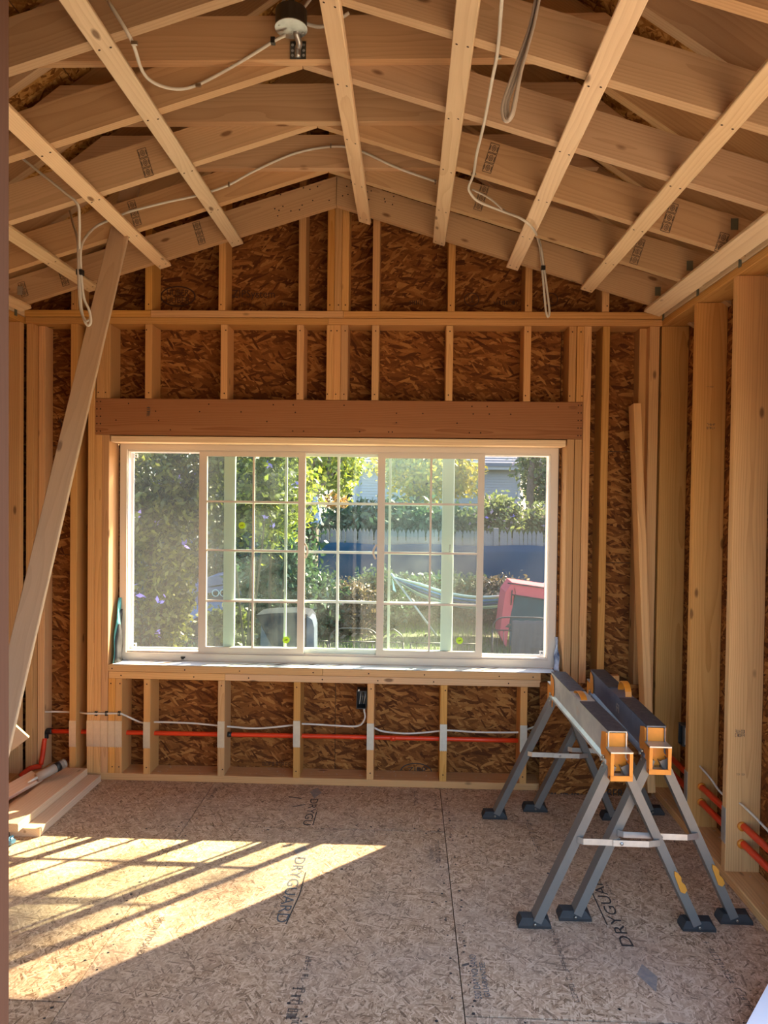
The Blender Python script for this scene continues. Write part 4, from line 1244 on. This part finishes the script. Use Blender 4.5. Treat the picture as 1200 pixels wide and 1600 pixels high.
        cpt = m + Vector((0, -.02, 0)); tube('pivot', [cpt, cpt + Vector((0, -.006, 0))], .006, 'galv', t, 8, 0)
    return t


sawhorse(.775, 2.640, .744, 3.560, ((.489, 2.650), (1.069, 2.663), (.451, 3.545), (1.019, 3.565)), 'front metal sawhorse with orange ends, nearest the window sill', False)
sawhorse(.938, 2.712, .952, 3.625, ((.648, 2.705), (1.226, 2.716), (.664, 3.640), (1.226, 3.640)), 'rear metal sawhorse with raised orange strap, next to the right wall', True)

# ================================================================== OUTDOORS
GZ = -1.0
gr = box('ground', (-40, 4.3, GZ - .3), (40, 70, GZ), 'soil'); tag(gr, 'yard ground', 'ground', kind='structure')
gr2 = box('ground_behind', (-40, -40, GZ - .3), (40, 4.3, GZ), 'dry_earth'); tag(gr2, 'yard ground around the house', 'ground', kind='structure')
pt_ = box('patio', (-9, 4.3, GZ), (12, 9.0, GZ + .02), 'concrete'); tag(pt_, 'added pale concrete slab bouncing sunlight in through the window', 'patio', kind='structure')  # unseen slab added to reflect sunlight up to the roof framing


def leafmesh(name, pts, size, mat, parent, upb=.0, lean=None):
    n = len(pts)
    d = rng.normal(size=(n, 3)); d[:, 2] += upb; d /= np.linalg.norm(d, axis=1)[:, None]
    e = rng.normal(size=(n, 3)); e -= d * np.sum(e * d, 1)[:, None]; e /= np.linalg.norm(e, axis=1)[:, None]
    s = size * rng.uniform(.6, 1.3, n)[:, None]
    a = pts - d * s; b = pts + e * s * .5; c = pts + d * s; f = pts - e * s * .5
    V = np.stack([a, b, c, f], 1).reshape(-1, 3); cen = V.mean(0)
    me = bpy.data.meshes.new(name)
    me.vertices.add(4 * n); me.vertices.foreach_set('co', (V - cen).ravel())
    me.loops.add(4 * n); me.loops.foreach_set('vertex_index', np.arange(4 * n))
    me.polygons.add(n); me.polygons.foreach_set('loop_start', np.arange(0, 4 * n, 4)); me.polygons.foreach_set('loop_total', np.full(n, 4))
    at_ = me.attributes.new('rnd', 'FLOAT', 'FACE'); at_.data.foreach_set('value', rng.random(n))
    me.materials.append(M[mat]); me.update(calc_edges=True)
    o = bpy.data.objects.new(name, me); o.location = cen
    return link(o, parent)


def blob(c, r, n, clumps=40, spread=.18):
    c, r = np.array(c), np.array(r)
    d = rng.normal(size=(clumps, 3)); d /= np.linalg.norm(d, axis=1)[:, None]
    q = d * (rng.uniform(.2, 1, clumps) ** .45)[:, None]
    k = rng.integers(0, clumps, n)
    return c + (q[k] + rng.normal(size=(n, 3)) * spread) * r


def shrub(name, label, cat, c, r, n, size, mat, group=None, stems=7, clumps=45, spread=.18, flowers=0):
    t = thing(name, label, cat, (c[0], c[1], GZ), group)
    lf = leafmesh('foliage', blob(c, r, n, clumps, spread), size, mat, t); lf['kind'] = 'stuff'
    mb = MB()
    for i in range(stems):
        a = random.uniform(0, 6.28); q = random.uniform(.2, .75)
        e = Vector((c[0] + math.cos(a) * r[0] * q, c[1] + math.sin(a) * r[1] * q, c[2] + random.uniform(-.2, .7) * r[2]))
        b = Vector((c[0] + random.gauss(0, .08), c[1] + random.gauss(0, .08), GZ))
        mb.tube(catmull([b, (b * .45 + e * .55) + Vector((random.gauss(0, .06), random.gauss(0, .06), .1)), e], 3), [.022, .02, .018, .015, .012, .008, .004], 5)
    mb.build('stems', 'stem', t)
    if flowers:
        p = blob(c, r, flowers, 20, .1); p[:, 1] = c[1] - np.abs(p[:, 1] - c[1]) * 1.0
        fl_ = leafmesh('flowers', np.repeat(p, 5, 0) + rng.normal(size=(flowers * 5, 3)) * .025, .045, 'flower', t); fl_['kind'] = 'stuff'
    return t


def px(x, y, Y):
    return tuple(at(x, y, Y))


def tree(name, label, base, limbs, crowns, mat, n, size, rad, group=None, spread=.2, clumps=60):
    t = thing(name, label, 'tree', base)
    mb = MB()
    for pts, r0, r1 in limbs:
        P_ = catmull(pts, 4); m = len(P_)
        mb.tube(P_, [r0 + (r1 - r0) * i / (m - 1) for i in range(m)], 7)
    mb.build('trunk', 'bark', t, None, True)
    P_ = np.concatenate([blob(c, r, int(n * w), clumps, spread) for c, r, w in crowns])
    lf = leafmesh('crown', P_, size, mat, t); lf['kind'] = 'stuff'
    return t


# left flowering hedge
c = px(250, 830, 9.6)
shrub('flowering_shrub', 'tall pale green flowering shrub behind the left insect screen', 'shrub', (c[0] - .12, 9.7, .95), (.58, .7, 1.75), 7000, .052, 'leaf_a', clumps=110, spread=.15, flowers=14)
c = px(370, 780, 10.2)
shrub('flowering_shrub', 'bright leafy shrub behind the upper part of the left sash', 'shrub', (c[0] + .1, 10.4, 1.80), (1.05, .8, .92), 6500, .055, 'leaf_a', clumps=90, spread=.15, flowers=8, stems=3)
c = px(440, 760, 11.5)
shrub('leafy_shrub', 'lime green tall shrub right of the left sash muntin', 'shrub', (c[0] - .15, 11.6, 1.75), (.68, .6, .95), 4000, .055, 'leaf_lime', clumps=60, stems=3)
c = px(300, 960, 9.3)
shrub('low_shrub', 'small sunlit bush in front of the blue vehicle', 'shrub', (c[0], 10.9, -.55), (.38, .3, .42), 1300, .05, 'leaf_a', clumps=25)
c = px(225, 965, 10.2)
shrub('low_shrub', 'grey green wispy bush in the lower left corner of the view', 'shrub', (c[0], 10.0, -.55), (.65, .4, .5), 2600, .04, 'leaf_teal', clumps=40)
c = px(330, 880, 13.6)
shrub('evergreen_shrub', 'dark evergreen mass behind the blue vehicle', 'shrub', (c[0] - .2, 14.6, .4), (2.0, .7, 1.6), 7000, .075, 'leaf_dark', clumps=80)
c = px(435, 900, 12.6)
shrub('evergreen_shrub', 'dark green conifer bush below the lime shrub', 'shrub', (c[0], 12.7, -.1), (.75, .55, .95), 5200, .06, 'leaf_teal', clumps=70)
c = px(495, 920, 13.2)
shrub('evergreen_shrub', 'cool green bush left of the centre muntin', 'shrub', (c[0], 13.2, -.42), (.52, .45, .62), 3800, .055, 'leaf_teal', clumps=60)
c = px(540, 940, 13.0)
shrub('leafy_shrub', 'mauve tinged bush right of the centre muntin', 'shrub', (c[0] + .05, 13.4, -.52), (.50, .45, .52), 3600, .045, 'leaf_mauve', clumps=60)
c = px(578, 925, 13.6)
shrub('leafy_shrub', 'dark bush at the left hammock end', 'shrub', (c[0] + .1, 14.1, -.45), (.55, .45, .55), 3600, .05, 'leaf_teal', clumps=60)
c = px(680, 940, 14.6)
shrub('leafy_shrub', 'wide dark bush behind the hammock', 'shrub', (c[0], 15.0, -.52), (1.25, .5, .46), 6000, .055, 'leaf_teal', clumps=80)
c = px(790, 905, 14.6)
shrub('leafy_shrub', 'pink tipped bush in front of the blue tarp at right', 'shrub', (c[0] - .05, 14.9, -.55), (.75, .45, .48), 5200, .045, 'leaf_mauve', clumps=80)
shrub('evergreen_shrub', 'broad evergreen beyond the left end of the wire fence', 'shrub', (-6.0, 12.5, .3), (1.3, .9, 1.5), 6000, .07, 'leaf_teal', clumps=80)
# behind the fence
c = px(560, 790, 18.4)
shrub('evergreen_shrub', 'dark shrub behind the pickets in the centre panes', 'shrub', (c[0] + .2, 18.4, .7), (1.3, .7, .75), 6500, .085, 'leaf_teal', clumps=80)
c = px(640, 800, 18.4)
shrub('evergreen_shrub', 'dark shrub behind the pickets in the right sash', 'shrub', (c[0] + .2, 18.6, .6), (1.5, .7, .75), 6500, .085, 'leaf_teal', clumps=80)
c = px(730, 790, 18.6)
shrub('evergreen_shrub', 'dim shrub behind the pickets beside the right screen', 'shrub', (c[0], 18.6, .6), (.9, .6, .65), 4200, .08, 'leaf_right', clumps=60)
c = px(785, 775, 18.2)
shrub('flowering_shrub', 'pale flowering shrub above the pickets behind the right screen', 'shrub', (c[0] - .1, 18.2, .95), (.62, .6, .72), 4200, .07, 'leaf_right', clumps=70, flowers=12)
c = px(840, 790, 18.6)
shrub('flowering_shrub', 'light green shrub above the pickets at the right window edge', 'shrub', (c[0] + .15, 18.8, .75), (.7, .6, .65), 3800, .07, 'leaf_right', clumps=70)
# trees
b = at(487, 800, 15.2)
tree('spreading_tree', 'forked tree with pale trunk in the top centre panes', (b.x, 15.2, GZ),
     [([(b.x - .03, 15.2, GZ), (b.x, 15.2, .6), px(490, 760, 15.2)], .17, .13), ([px(490, 760, 15.2), px(486, 735, 15.2), px(488, 700, 15.1), px(482, 660, 15.1)], .10, .05),
      ([px(490, 770, 15.2), px(503, 757, 15.2), px(513, 735, 15.2), px(516, 705, 15.2), px(520, 670, 15.2)], .07, .03), ([px(493, 745, 15.2), px(503, 725, 15.3), px(510, 705, 15.3)], .05, .02),
      ([px(508, 750, 15.2), px(525, 735, 15.2), px(540, 705, 15.2)], .035, .015)],
     [(px(505, 690, 15.6), (1.1, .8, .9), .75), (px(530, 735, 16.2), (.55, .4, .5), .25)], 'leaf_lime', 5200, .07, .1)
b = at(650, 790, 19.6)
tree('golden_tree', 'yellow leaved tree behind the right sash', (b.x, 19.8, GZ),
     [([(b.x, 19.8, GZ), px(650, 780, 19.8), px(649, 758, 19.8)], .12, .08), ([px(649, 758, 19.8), px(642, 730, 19.8), px(640, 700, 19.8)], .05, .02), ([px(649, 758, 19.8), px(660, 745, 19.8), px(676, 735, 19.8)], .04, .02), ([px(649, 760, 19.8), px(630, 745, 19.7), px(618, 725, 19.7)], .03, .015)],
     [(px(640, 735, 20.0), (1.0, .7, .95), .5), (px(675, 730, 20.2), (.75, .6, .9), .3), (px(725, 745, 20.4), (.55, .5, .55), .2)], 'leaf_gold', 5200, .085, .1)
b = at(828, 800, 22)
tree('slim_tree', 'shaded tree against the neighbour house at the right edge', (b.x, 22, GZ),
     [([(b.x, 22, GZ), px(828, 770, 22), px(832, 720, 22)], .14, .09), ([px(829, 770, 22), px(838, 752, 22), px(850, 735, 22)], .06, .03)],
     [(px(845, 725, 22.3), (.75, .6, 1.0), .6), (px(858, 760, 22.3), (.5, .5, .8), .4)], 'leaf_right', 4200, .08, .1)
shrub('orange_shrub', 'orange leaved bush beside the forked trunk', 'shrub', (at(523, 783, 16.8).x, 16.8, at(523, 783, 16.8).z), (.34, .3, .16), 380, .05, 'leaf_orange', clumps=20, stems=4)
# the tall tree up to the right whose crown shades the lower left floor
tree('tall_tree', 'tall broad tree outside to the right of the window', (11.5, 12.5, GZ), [([(11.5, 12.5, GZ), (11.3, 12.4, 5), (10.0, 12.2, 8.6)], .3, .18), ([(11.3, 12.4, 5), (11.6, 12.6, 9.5), (11, 12.6, 12)], .2, .08)],
     [((9.2, 12.0, 12.75), (4.2, 2.6, 2.6), 1.0)], 'leaf_lime', 14000, .16, .1, clumps=140, spread=.12)
for k, (x, w_) in enumerate(((250, 4.2), (430, 3.4), (580, 3.2), (720, 3.6), (880, 3.6))):
    b = at(x, 760, 38)
    tree('background_tree', ('distant tree mass behind the left insect screen', 'distant tree mass behind the left sash shrubs', 'distant tree mass behind the forked tree', 'distant tree mass above the neighbour roof', 'distant tree mass at the right window edge')[k], (b.x, 38, GZ), [([(b.x, 38, GZ), (b.x, 38, 3), (b.x + .2, 38, 6)], .3, .15)], [((b.x, 38, 4.6), (w_, 2, 4.4), 1.0)], 'leaf_teal', 5000, .22, .1)
# patterned cloth on the trunk
pc_ = thing('hanging_cloth', 'blue and white mottled cloth hanging on the forked trunk', 'cloth', px(491, 815, 14.95))
vs = []
n = 12
for i, (yy, hw_) in enumerate(((776, 3), (786, 5), (798, 7), (808, 10), (817, 13))):
    for k in range(n):
        a = 2 * math.pi * k / n; c = at(493 - i * .6, yy + (3 if i == 4 and k % 2 else 0), 14.95); w_ = hw_ / F_PX * 14.95
        vs.append(c + Vector((w_ * math.cos(a) * (1 + .15 * (k % 2)), w_ * .6 * math.sin(a), 0)))
mesh('cloth_cone', vs, [(i * n + k, (i + 1) * n + k, (i + 1) * n + (k + 1) % n, i * n + (k + 1) % n) for i in range(4) for k in range(n)], 'mottle', pc_, None, None, True)

# picket fence with a blue tarp along it
fe = thing('picket_fence', 'weathered grey picket fence with pointed tops across the yard', 'fence', (0, 16.5, GZ))
FY = 16.5; ftop = at(800, 829, FY).z
pk = bpy.data.meshes.new('picket'); hw_ = .041
pp = [(-hw_, 0), (hw_, 0), (hw_, ftop - GZ - .09), (hw_ * .55, ftop - GZ - .04), (0, ftop - GZ), (-hw_ * .55, ftop - GZ - .04), (-hw_, ftop - GZ - .09)]
pk.from_pydata([(x, -.009, z) for x, z in pp] + [(x, .009, z) for x, z in pp], [], [tuple(range(6, -1, -1))[::-1], tuple(range(13, 6, -1))] + [(i, 7 + i, 7 + (i + 1) % 7, (i + 1) % 7) for i in range(7)])
pk.materials.append(M['picket'])
x = -8.0
while x < 4.3:
    o = bpy.data.objects.new('picket', pk); o.location = (x, FY, GZ + random.gauss(0, .008)); o.rotation_euler = (0, random.gauss(0, .006), 0); link(o, fe); x += .092
for z in (ftop - .34, GZ + .3):
    box('fence_rail', (-8.1, FY + .012, z), (4.35, FY + .05, z + .07), 'picket', fe)
for x in (-7.9, -5.4, -3.0, -.6, at(775, 830, FY).x, 4.2):
    box('fence_post', (x - .055, FY - .05, GZ), (x + .055, FY + .06, ftop + .05), 'picket', fe)
tz = at(800, 852, FY).z
vs = []; nx, nz = 100, 8
for i in range(nx + 1):
    for j_ in range(nz + 1):
        X = -7.8 + 12.0 * i / nx; t_ = j_ / nz
        vs.append((X, FY - .075 - .02 * math.sin(X * 5 + t_ * 3) - .03 * t_, tz + .015 * math.sin(X * 3.1) - .012 * abs(math.sin(X * 2.2)) - t_ * (tz - GZ - .05)))
tpn = mesh('blue_tarp', vs, [(i * (nz + 1) + j_, i * (nz + 1) + j_ + 1, (i + 1) * (nz + 1) + j_ + 1, (i + 1) * (nz + 1) + j_) for i in range(nx) for j_ in range(nz)], 'tarp', None, None, None, True)
md = tpn.modifiers.new('thickness', 'SOLIDIFY'); md.thickness = .004
tag(tpn, 'blue tarp hung along the picket fence', 'tarp')

# neighbour house
HY = 27.0
ho = thing('neighbour_house', 'white sided neighbour house with grey shingle roof beyond the fence', 'house', (1, HY, GZ))
ez = at(800, 735, HY).z; hx0, hx1 = at(551, 760, HY).x, at(813, 760, HY).x
box('house_wall', (hx0, HY, GZ), (hx1, HY + 6, ez + .05), 'siding', ho)
for k in range(26):
    z = GZ + 1.0 + k * .1
    if z < ez - .05:
        mesh('clapboard', [(hx0 + .06, HY - .026, z), (hx1 - .06, HY - .026, z), (hx1 - .06, HY - .004, z + .098), (hx0 + .06, HY - .004, z + .098), (hx0 + .06, HY - .002, z), (hx1 - .06, HY - .002, z)], [(0, 1, 2, 3), (0, 4, 5, 1)], 'siding', ho)
for x in (hx0, hx1 - .1):
    box('corner_board', (x, HY - .04, GZ), (x + .1, HY - .001, ez), 'trim_w', ho)
e0, e1 = at(541, 735, HY).x, at(823, 735, HY).x
box('fascia', (e0, HY - .45, ez), (e1, HY - .40, ez + .22), 'trim_w', ho)
box('soffit', (e0, HY - .40, ez), (e1, HY + .0, ez + .03), 'trim_w', ho)
rf = prism('roof', [(e0, HY - .5, ez + .22), (e0, HY + 3, ez + 2.4), (e0, HY + 3, ez + 2.3), (e0, HY - .5, ez + .12)], (1, 0, 0), e1 - e0, 'shingle', ho)
for k in range(22):
    t_ = k / 22; y = HY - .5 + 3.5 * t_; z = ez + .22 + 2.18 * t_
    mesh('shingle_course', [(e0, y, z + .004), (e1, y, z + .004), (e1, y, z + .026), (e0, y, z + .026), (e0, y + .155, z + .104), (e1, y + .155, z + .104)], [(0, 1, 2, 3), (3, 2, 5, 4)], 'shingle', rf)
prism('back_roof', [(e0, HY + 3, ez + 2.4), (e0, HY + 6.5, ez + .2), (e0, HY + 6.5, ez + .1), (e0, HY + 3, ez + 2.3)], (1, 0, 0), e1 - e0, 'shingle', ho)

# wire garden fence
GY = 11.0


def wirepanel(x0, x1, arch, label, zb=GZ, zt=None):
    t = thing('wire_fence', label, 'wire fence', (x0, GY, zb), 'black wire garden fence panels')
    zt = zt if zt is not None else GZ + .36
    for x in (x0 + .01, x1 - .01):
        tube('post', [(x, GY, zb), (x, GY, zt)], .014, 'wire', t, 6, 0)
    w = x1 - x0; m = (x0 + x1) / 2
    if arch:
        tube('top_arch', [(x0 + .01, GY, zt), (x0 + .03, GY, zt + .10), (x0 + .14, GY, zt + .19), (m, GY, zt + .20), (x1 - .14, GY, zt + .19), (x1 - .03, GY, zt + .10), (x1 - .01, GY, zt)], .011, 'wire', t, 6, 4)
        for k in range(3):
            cx = x0 + w * (.28 + .22 * k); cz = zt + .07 + .035 * (k % 2)
            mesh('wire_leaf', [(cx - .05, GY - .004, cz - .02), (cx, GY - .004, cz - .03), (cx + .05, GY - .004, cz + .02), (cx, GY - .004, cz + .03), (cx - .05, GY + .004, cz - .02), (cx, GY + .004, cz - .03), (cx + .05, GY + .004, cz + .02), (cx, GY + .004, cz + .03)],
                 [(0, 1, 2, 3), (7, 6, 5, 4), (0, 4, 5, 1), (1, 5, 6, 2), (2, 6, 7, 3), (3, 7, 4, 0)], 'wire', t)
    tube('rail', [(x0 + .01, GY, zt), (x1 - .01, GY, zt)], .010, 'wire', t, 6, 0)
    tube('rail', [(x0 + .01, GY, zb + .06), (x1 - .01, GY, zb + .06)], .006, 'wire', t, 6, 0)
    nb = max(3, int(w / .085))
    for k in range(1, nb):
        x = x0 + w * k / nb
        tube('wire', [(x, GY, zb + .02), (x, GY, zt)], .0055, 'wire', t, 5, 0)
    return t


xs = [at(x, 1000, GY).x for x in (196, 247, 290, 330, 372)]
labs = ('wire garden fence panel, leftmost in the left screen', 'wire garden fence panel in the middle of the left screen', 'wire garden fence panel crossing into the left sash', 'short wire fence panel left of the grey covered seat')
for a, b, lb_ in zip(xs, xs[1:], labs):
    wirepanel(a + .01, b - .01, False, lb_)
wirepanel(at(492, 1000, GY).x, at(513, 1000, GY).x, False, 'narrow wire fence piece right of the grey covered seat')
wirepanel(at(514, 1000, GY).x, at(592, 1000, GY).x, True, 'arched wire fence panel with leaf shapes in the centre pane')
wirepanel(at(596, 1000, GY).x, at(631, 1000, GY).x, True, 'small arched wire fence panel below the hammock end')
wirepanel(at(641, 1000, GY).x, at(690, 1000, GY).x, False, 'wire fence panel below the hammock pole')
wirepanel(at(694, 1000, GY).x, at(752, 1000, GY).x, False, 'wire fence panel behind the right lime sticker')
wirepanel(at(768, 1000, GY).x, at(862, 1000, GY).x, True, 'tall arched wire fence panel carrying the grey towel', zt=at(800, 985, GY).z)
# towel over it
tw = thing('grey_towel', 'crumpled grey towel hung over the wire fence at right', 'towel', px(830, 1030, GY))
vs = []; nx, nz = 22, 12
x0, x1 = at(799, 1000, GY).x, at(868, 1000, GY).x; zt = at(830, 970, GY).z
for i in range(nx + 1):
    for j_ in range(nz + 1):
        t_ = j_ / nz; X = x0 + (x1 - x0) * i / nx
        vs.append((X, GY - .03 - .022 * math.sin(i * 1.35 + t_ * 3) * (.3 + t_) + .02 * (1 - t_) ** 4, zt - t_ * .56 + .006 * math.sin(i)))
q = mesh('cloth', vs, [(i * (nz + 1) + j_, i * (nz + 1) + j_ + 1, (i + 1) * (nz + 1) + j_ + 1, (i + 1) * (nz + 1) + j_) for i in range(nx) for j_ in range(nz)], 'towel', tw, None, None, True)
md = q.modifiers.new('thickness', 'SOLIDIFY'); md.thickness = .012
box('hem_band', (x0 + .26, GY - .065, zt - .40), (x1, GY - .052, zt - .385), 'towel', tw)
# play tent
TY = 12.6
tt = thing('play_tent', 'red and teal cloth play tent beside the fence at right', 'tent', px(820, 1040, TY))
a = lambda x, y, dy=0: at(x, y, TY) + Vector((0, dy, 0))
def clothbox(name, pts, mat, th=.05):
    return prism(name, pts, (0, 1, 0), th, mat, tt)


clothbox('red_side_band', [a(801, 910), a(806, 925), a(797, 965), a(791, 1012), a(781, 992), a(786, 950), a(790, 925)], 'tent_red', .7)
clothbox('red_top_band', [a(800, 910), a(862, 919), a(900, 925), a(900, 946), a(862, 938), a(806, 930)], 'tent_red', .7)
clothbox('teal_panel', [a(803, 930), a(862, 937), a(900, 945), a(905, 1045), a(794, 1045), a(797, 965)], 'tent_teal', .04)
for p, q in (((793, 911), (900, 925)), ((800, 922), (798, 945)), ((800, 929), (866, 939))):
    tube('tent_pole', [a(*p, -.02), a(*q, -.02)], .010, 'wire', tt, 6, 0)
tube('tent_pole', [a(791, 1012, .7), a(801, 911, .7)], .010, 'wire', tt, 6, 0)
# hammock and stand
HY2 = 13.5
hm = thing('hammock', 'blue striped hammock slung on a steel stand', 'hammock', px(690, 1005, HY2))
e0_, e1_ = at(613, 901, HY2), at(905, 890, HY2 + .3)
ns = 7
for k in range(ns):
    vs = []; m = 28
    for i in range(m + 1):
        t_ = i / m; c = e0_.lerp(e1_, t_); sag = math.sin(math.pi * t_)
        wv = min(1, sag * 2.2) ** .8
        for kk in (k, k + 1):
            s_ = kk / ns - .5
            vs.append(Vector((c.x, c.y + s_ * .65 * wv, c.z - .56 * sag ** .9 - (.5 - abs(s_)) ** 1 * .18 * wv + s_ * .0)) + Vector((0, 0, -s_ * .34 * wv)))
    q = mesh('stripe', vs, [(i * 2, i * 2 + 1, i * 2 + 3, i * 2 + 2) for i in range(m)], ('ham_pale', 'ham_blue', 'ham_deep', 'ham_pale', 'ham_blue', 'ham_pale', 'ham_blue')[k], hm, None, None, True)
    md = q.modifiers.new('thickness', 'SOLIDIFY'); md.thickness = .006
tube('stand_pole', [at(611, 896, HY2), at(700, 1018, HY2)], .022, 'steel_pole', hm, 8, 0)
tube('stand_pole', [at(908, 885, HY2 + .3), at(820, 1018, HY2 + .3)], .022, 'steel_pole', hm, 8, 0)
tube('stand_base', [at(700, 1018, HY2), at(820, 1018, HY2 + .3)], .022, 'steel_pole', hm, 8, 0)
tube('stand_base', [at(675, 1017, HY2 - .3), at(696, 1000, HY2)], .018, 'steel_pole', hm, 8, 0)
mesh('rope_tassel', [at(613, 903, HY2), at(619, 925, HY2), at(614, 922, HY2), at(613, 903, HY2 + .03)], [(0, 1, 2), (0, 2, 3)], 'ham_pale', hm)
# covered patio seat
CYS = 10.5
cs = thing('covered_seat', 'patio seat under a dark grey cover behind the left sash', 'seat', px(445, 1020, CYS))
a = lambda x, y, dy=0: at(x, y, CYS) + Vector((0, dy, 0))
prism('cover_top', [a(400, 961), a(420, 958.5), a(462, 957), a(480, 960), a(486, 968), a(486, 1025), a(432, 1025), a(408, 976)], (0, 1, 0), .55, 'cover', cs)
prism('cover_side', [a(408, 977, -.01), a(432, 1025, -.01), a(406, 1025, -.01)], (0, 1, 0), .3, 'cover_pale', cs)
prism('cover_end', [a(480, 962, -.02), a(488, 968, -.02), a(491, 980, -.02), a(491, 1025, -.02), a(479, 1025, -.02)], (0, 1, 0), .4, 'cover_pale', cs)
# blue vehicle
VY = 13.0
vh = thing('blue_vehicle', 'small blue vehicle half hidden by bushes at left', 'vehicle', px(340, 985, VY))
a = lambda x, y, dy=0: at(x, y, VY) + Vector((0, dy, 0))
prism('roof_panel', [a(272, 917), a(312, 915), a(330, 918), a(396, 908), a(398, 912), a(330, 926), a(296, 928)], (0, 1, 0), 1.2, 'car_dark', vh)
prism('hood', [a(322, 903), a(352, 897), a(356, 912), a(326, 916)], (0, 1, 0), 1.0, 'car_dark', vh)
prism('body', [a(296, 950), a(320, 942), a(398, 938), a(398, 968), a(300, 978), a(294, 965)], (0, 1, 0), 1.2, 'car_blue', vh)
prism('rear_panel', [a(368, 912), a(394, 908), a(396, 930), a(366, 930)], (0, 1, 0), .8, 'car_dark', vh)
for x in (305, 380):
    prism('post', [a(x, 925), a(x + 4, 925), a(x + 4, 945), a(x, 945)], (0, 1, 0), .05, 'car_dark', vh)
    c = a(x + 8, 978, -.02)
    vsw = [c + Vector((.17 * math.cos(k * .3927), d_, .17 * math.sin(k * .3927))) for d_ in (0, .14) for k in range(16)]
    mesh('wheel', vsw, [tuple(range(15, -1, -1))[::-1], tuple(range(16, 32))] + [(k, (k + 1) % 16, 16 + (k + 1) % 16, 16 + k) for k in range(16)], 'black', vh)
for x in (338, 350):
    c = a(x, 926, -.05); tube('steering_ring', [c + Vector((.06 * math.cos(k * .7854), 0, .06 * math.sin(k * .7854))) for k in range(9)], .009, 'ham_pale', vh, 6, 3)
# lawn
n = 16000
P_ = np.stack([rng.uniform(-5.5, 4, n), rng.uniform(9.3, 16, n), np.full(n, GZ)], 1)
hgt = rng.uniform(.04, .11, n); an = rng.uniform(0, 6.28, n); wd = .007
dx, dy = np.cos(an) * wd, np.sin(an) * wd
V = np.stack([P_ + np.stack([dx, dy, 0 * dx], 1), P_ - np.stack([dx, dy, 0 * dx], 1), P_ + np.stack([rng.normal(0, .025, n), rng.normal(0, .025, n), hgt], 1)], 1).reshape(-1, 3)
me = bpy.data.meshes.new('lawn_grass'); me.vertices.add(3 * n); me.vertices.foreach_set('co', V.ravel())
me.loops.add(3 * n); me.loops.foreach_set('vertex_index', np.arange(3 * n)); me.polygons.add(n)
me.polygons.foreach_set('loop_start', np.arange(0, 3 * n, 3)); me.polygons.foreach_set('loop_total', np.full(n, 3))
aa = me.attributes.new('rnd', 'FLOAT', 'FACE'); aa.data.foreach_set('value', rng.random(n))
me.materials.append(M['grass']); me.update(calc_edges=True)
go = bpy.data.objects.new('lawn_grass', me); link(go); tag(go, 'short green lawn grass in the yard', 'grass', kind='stuff')
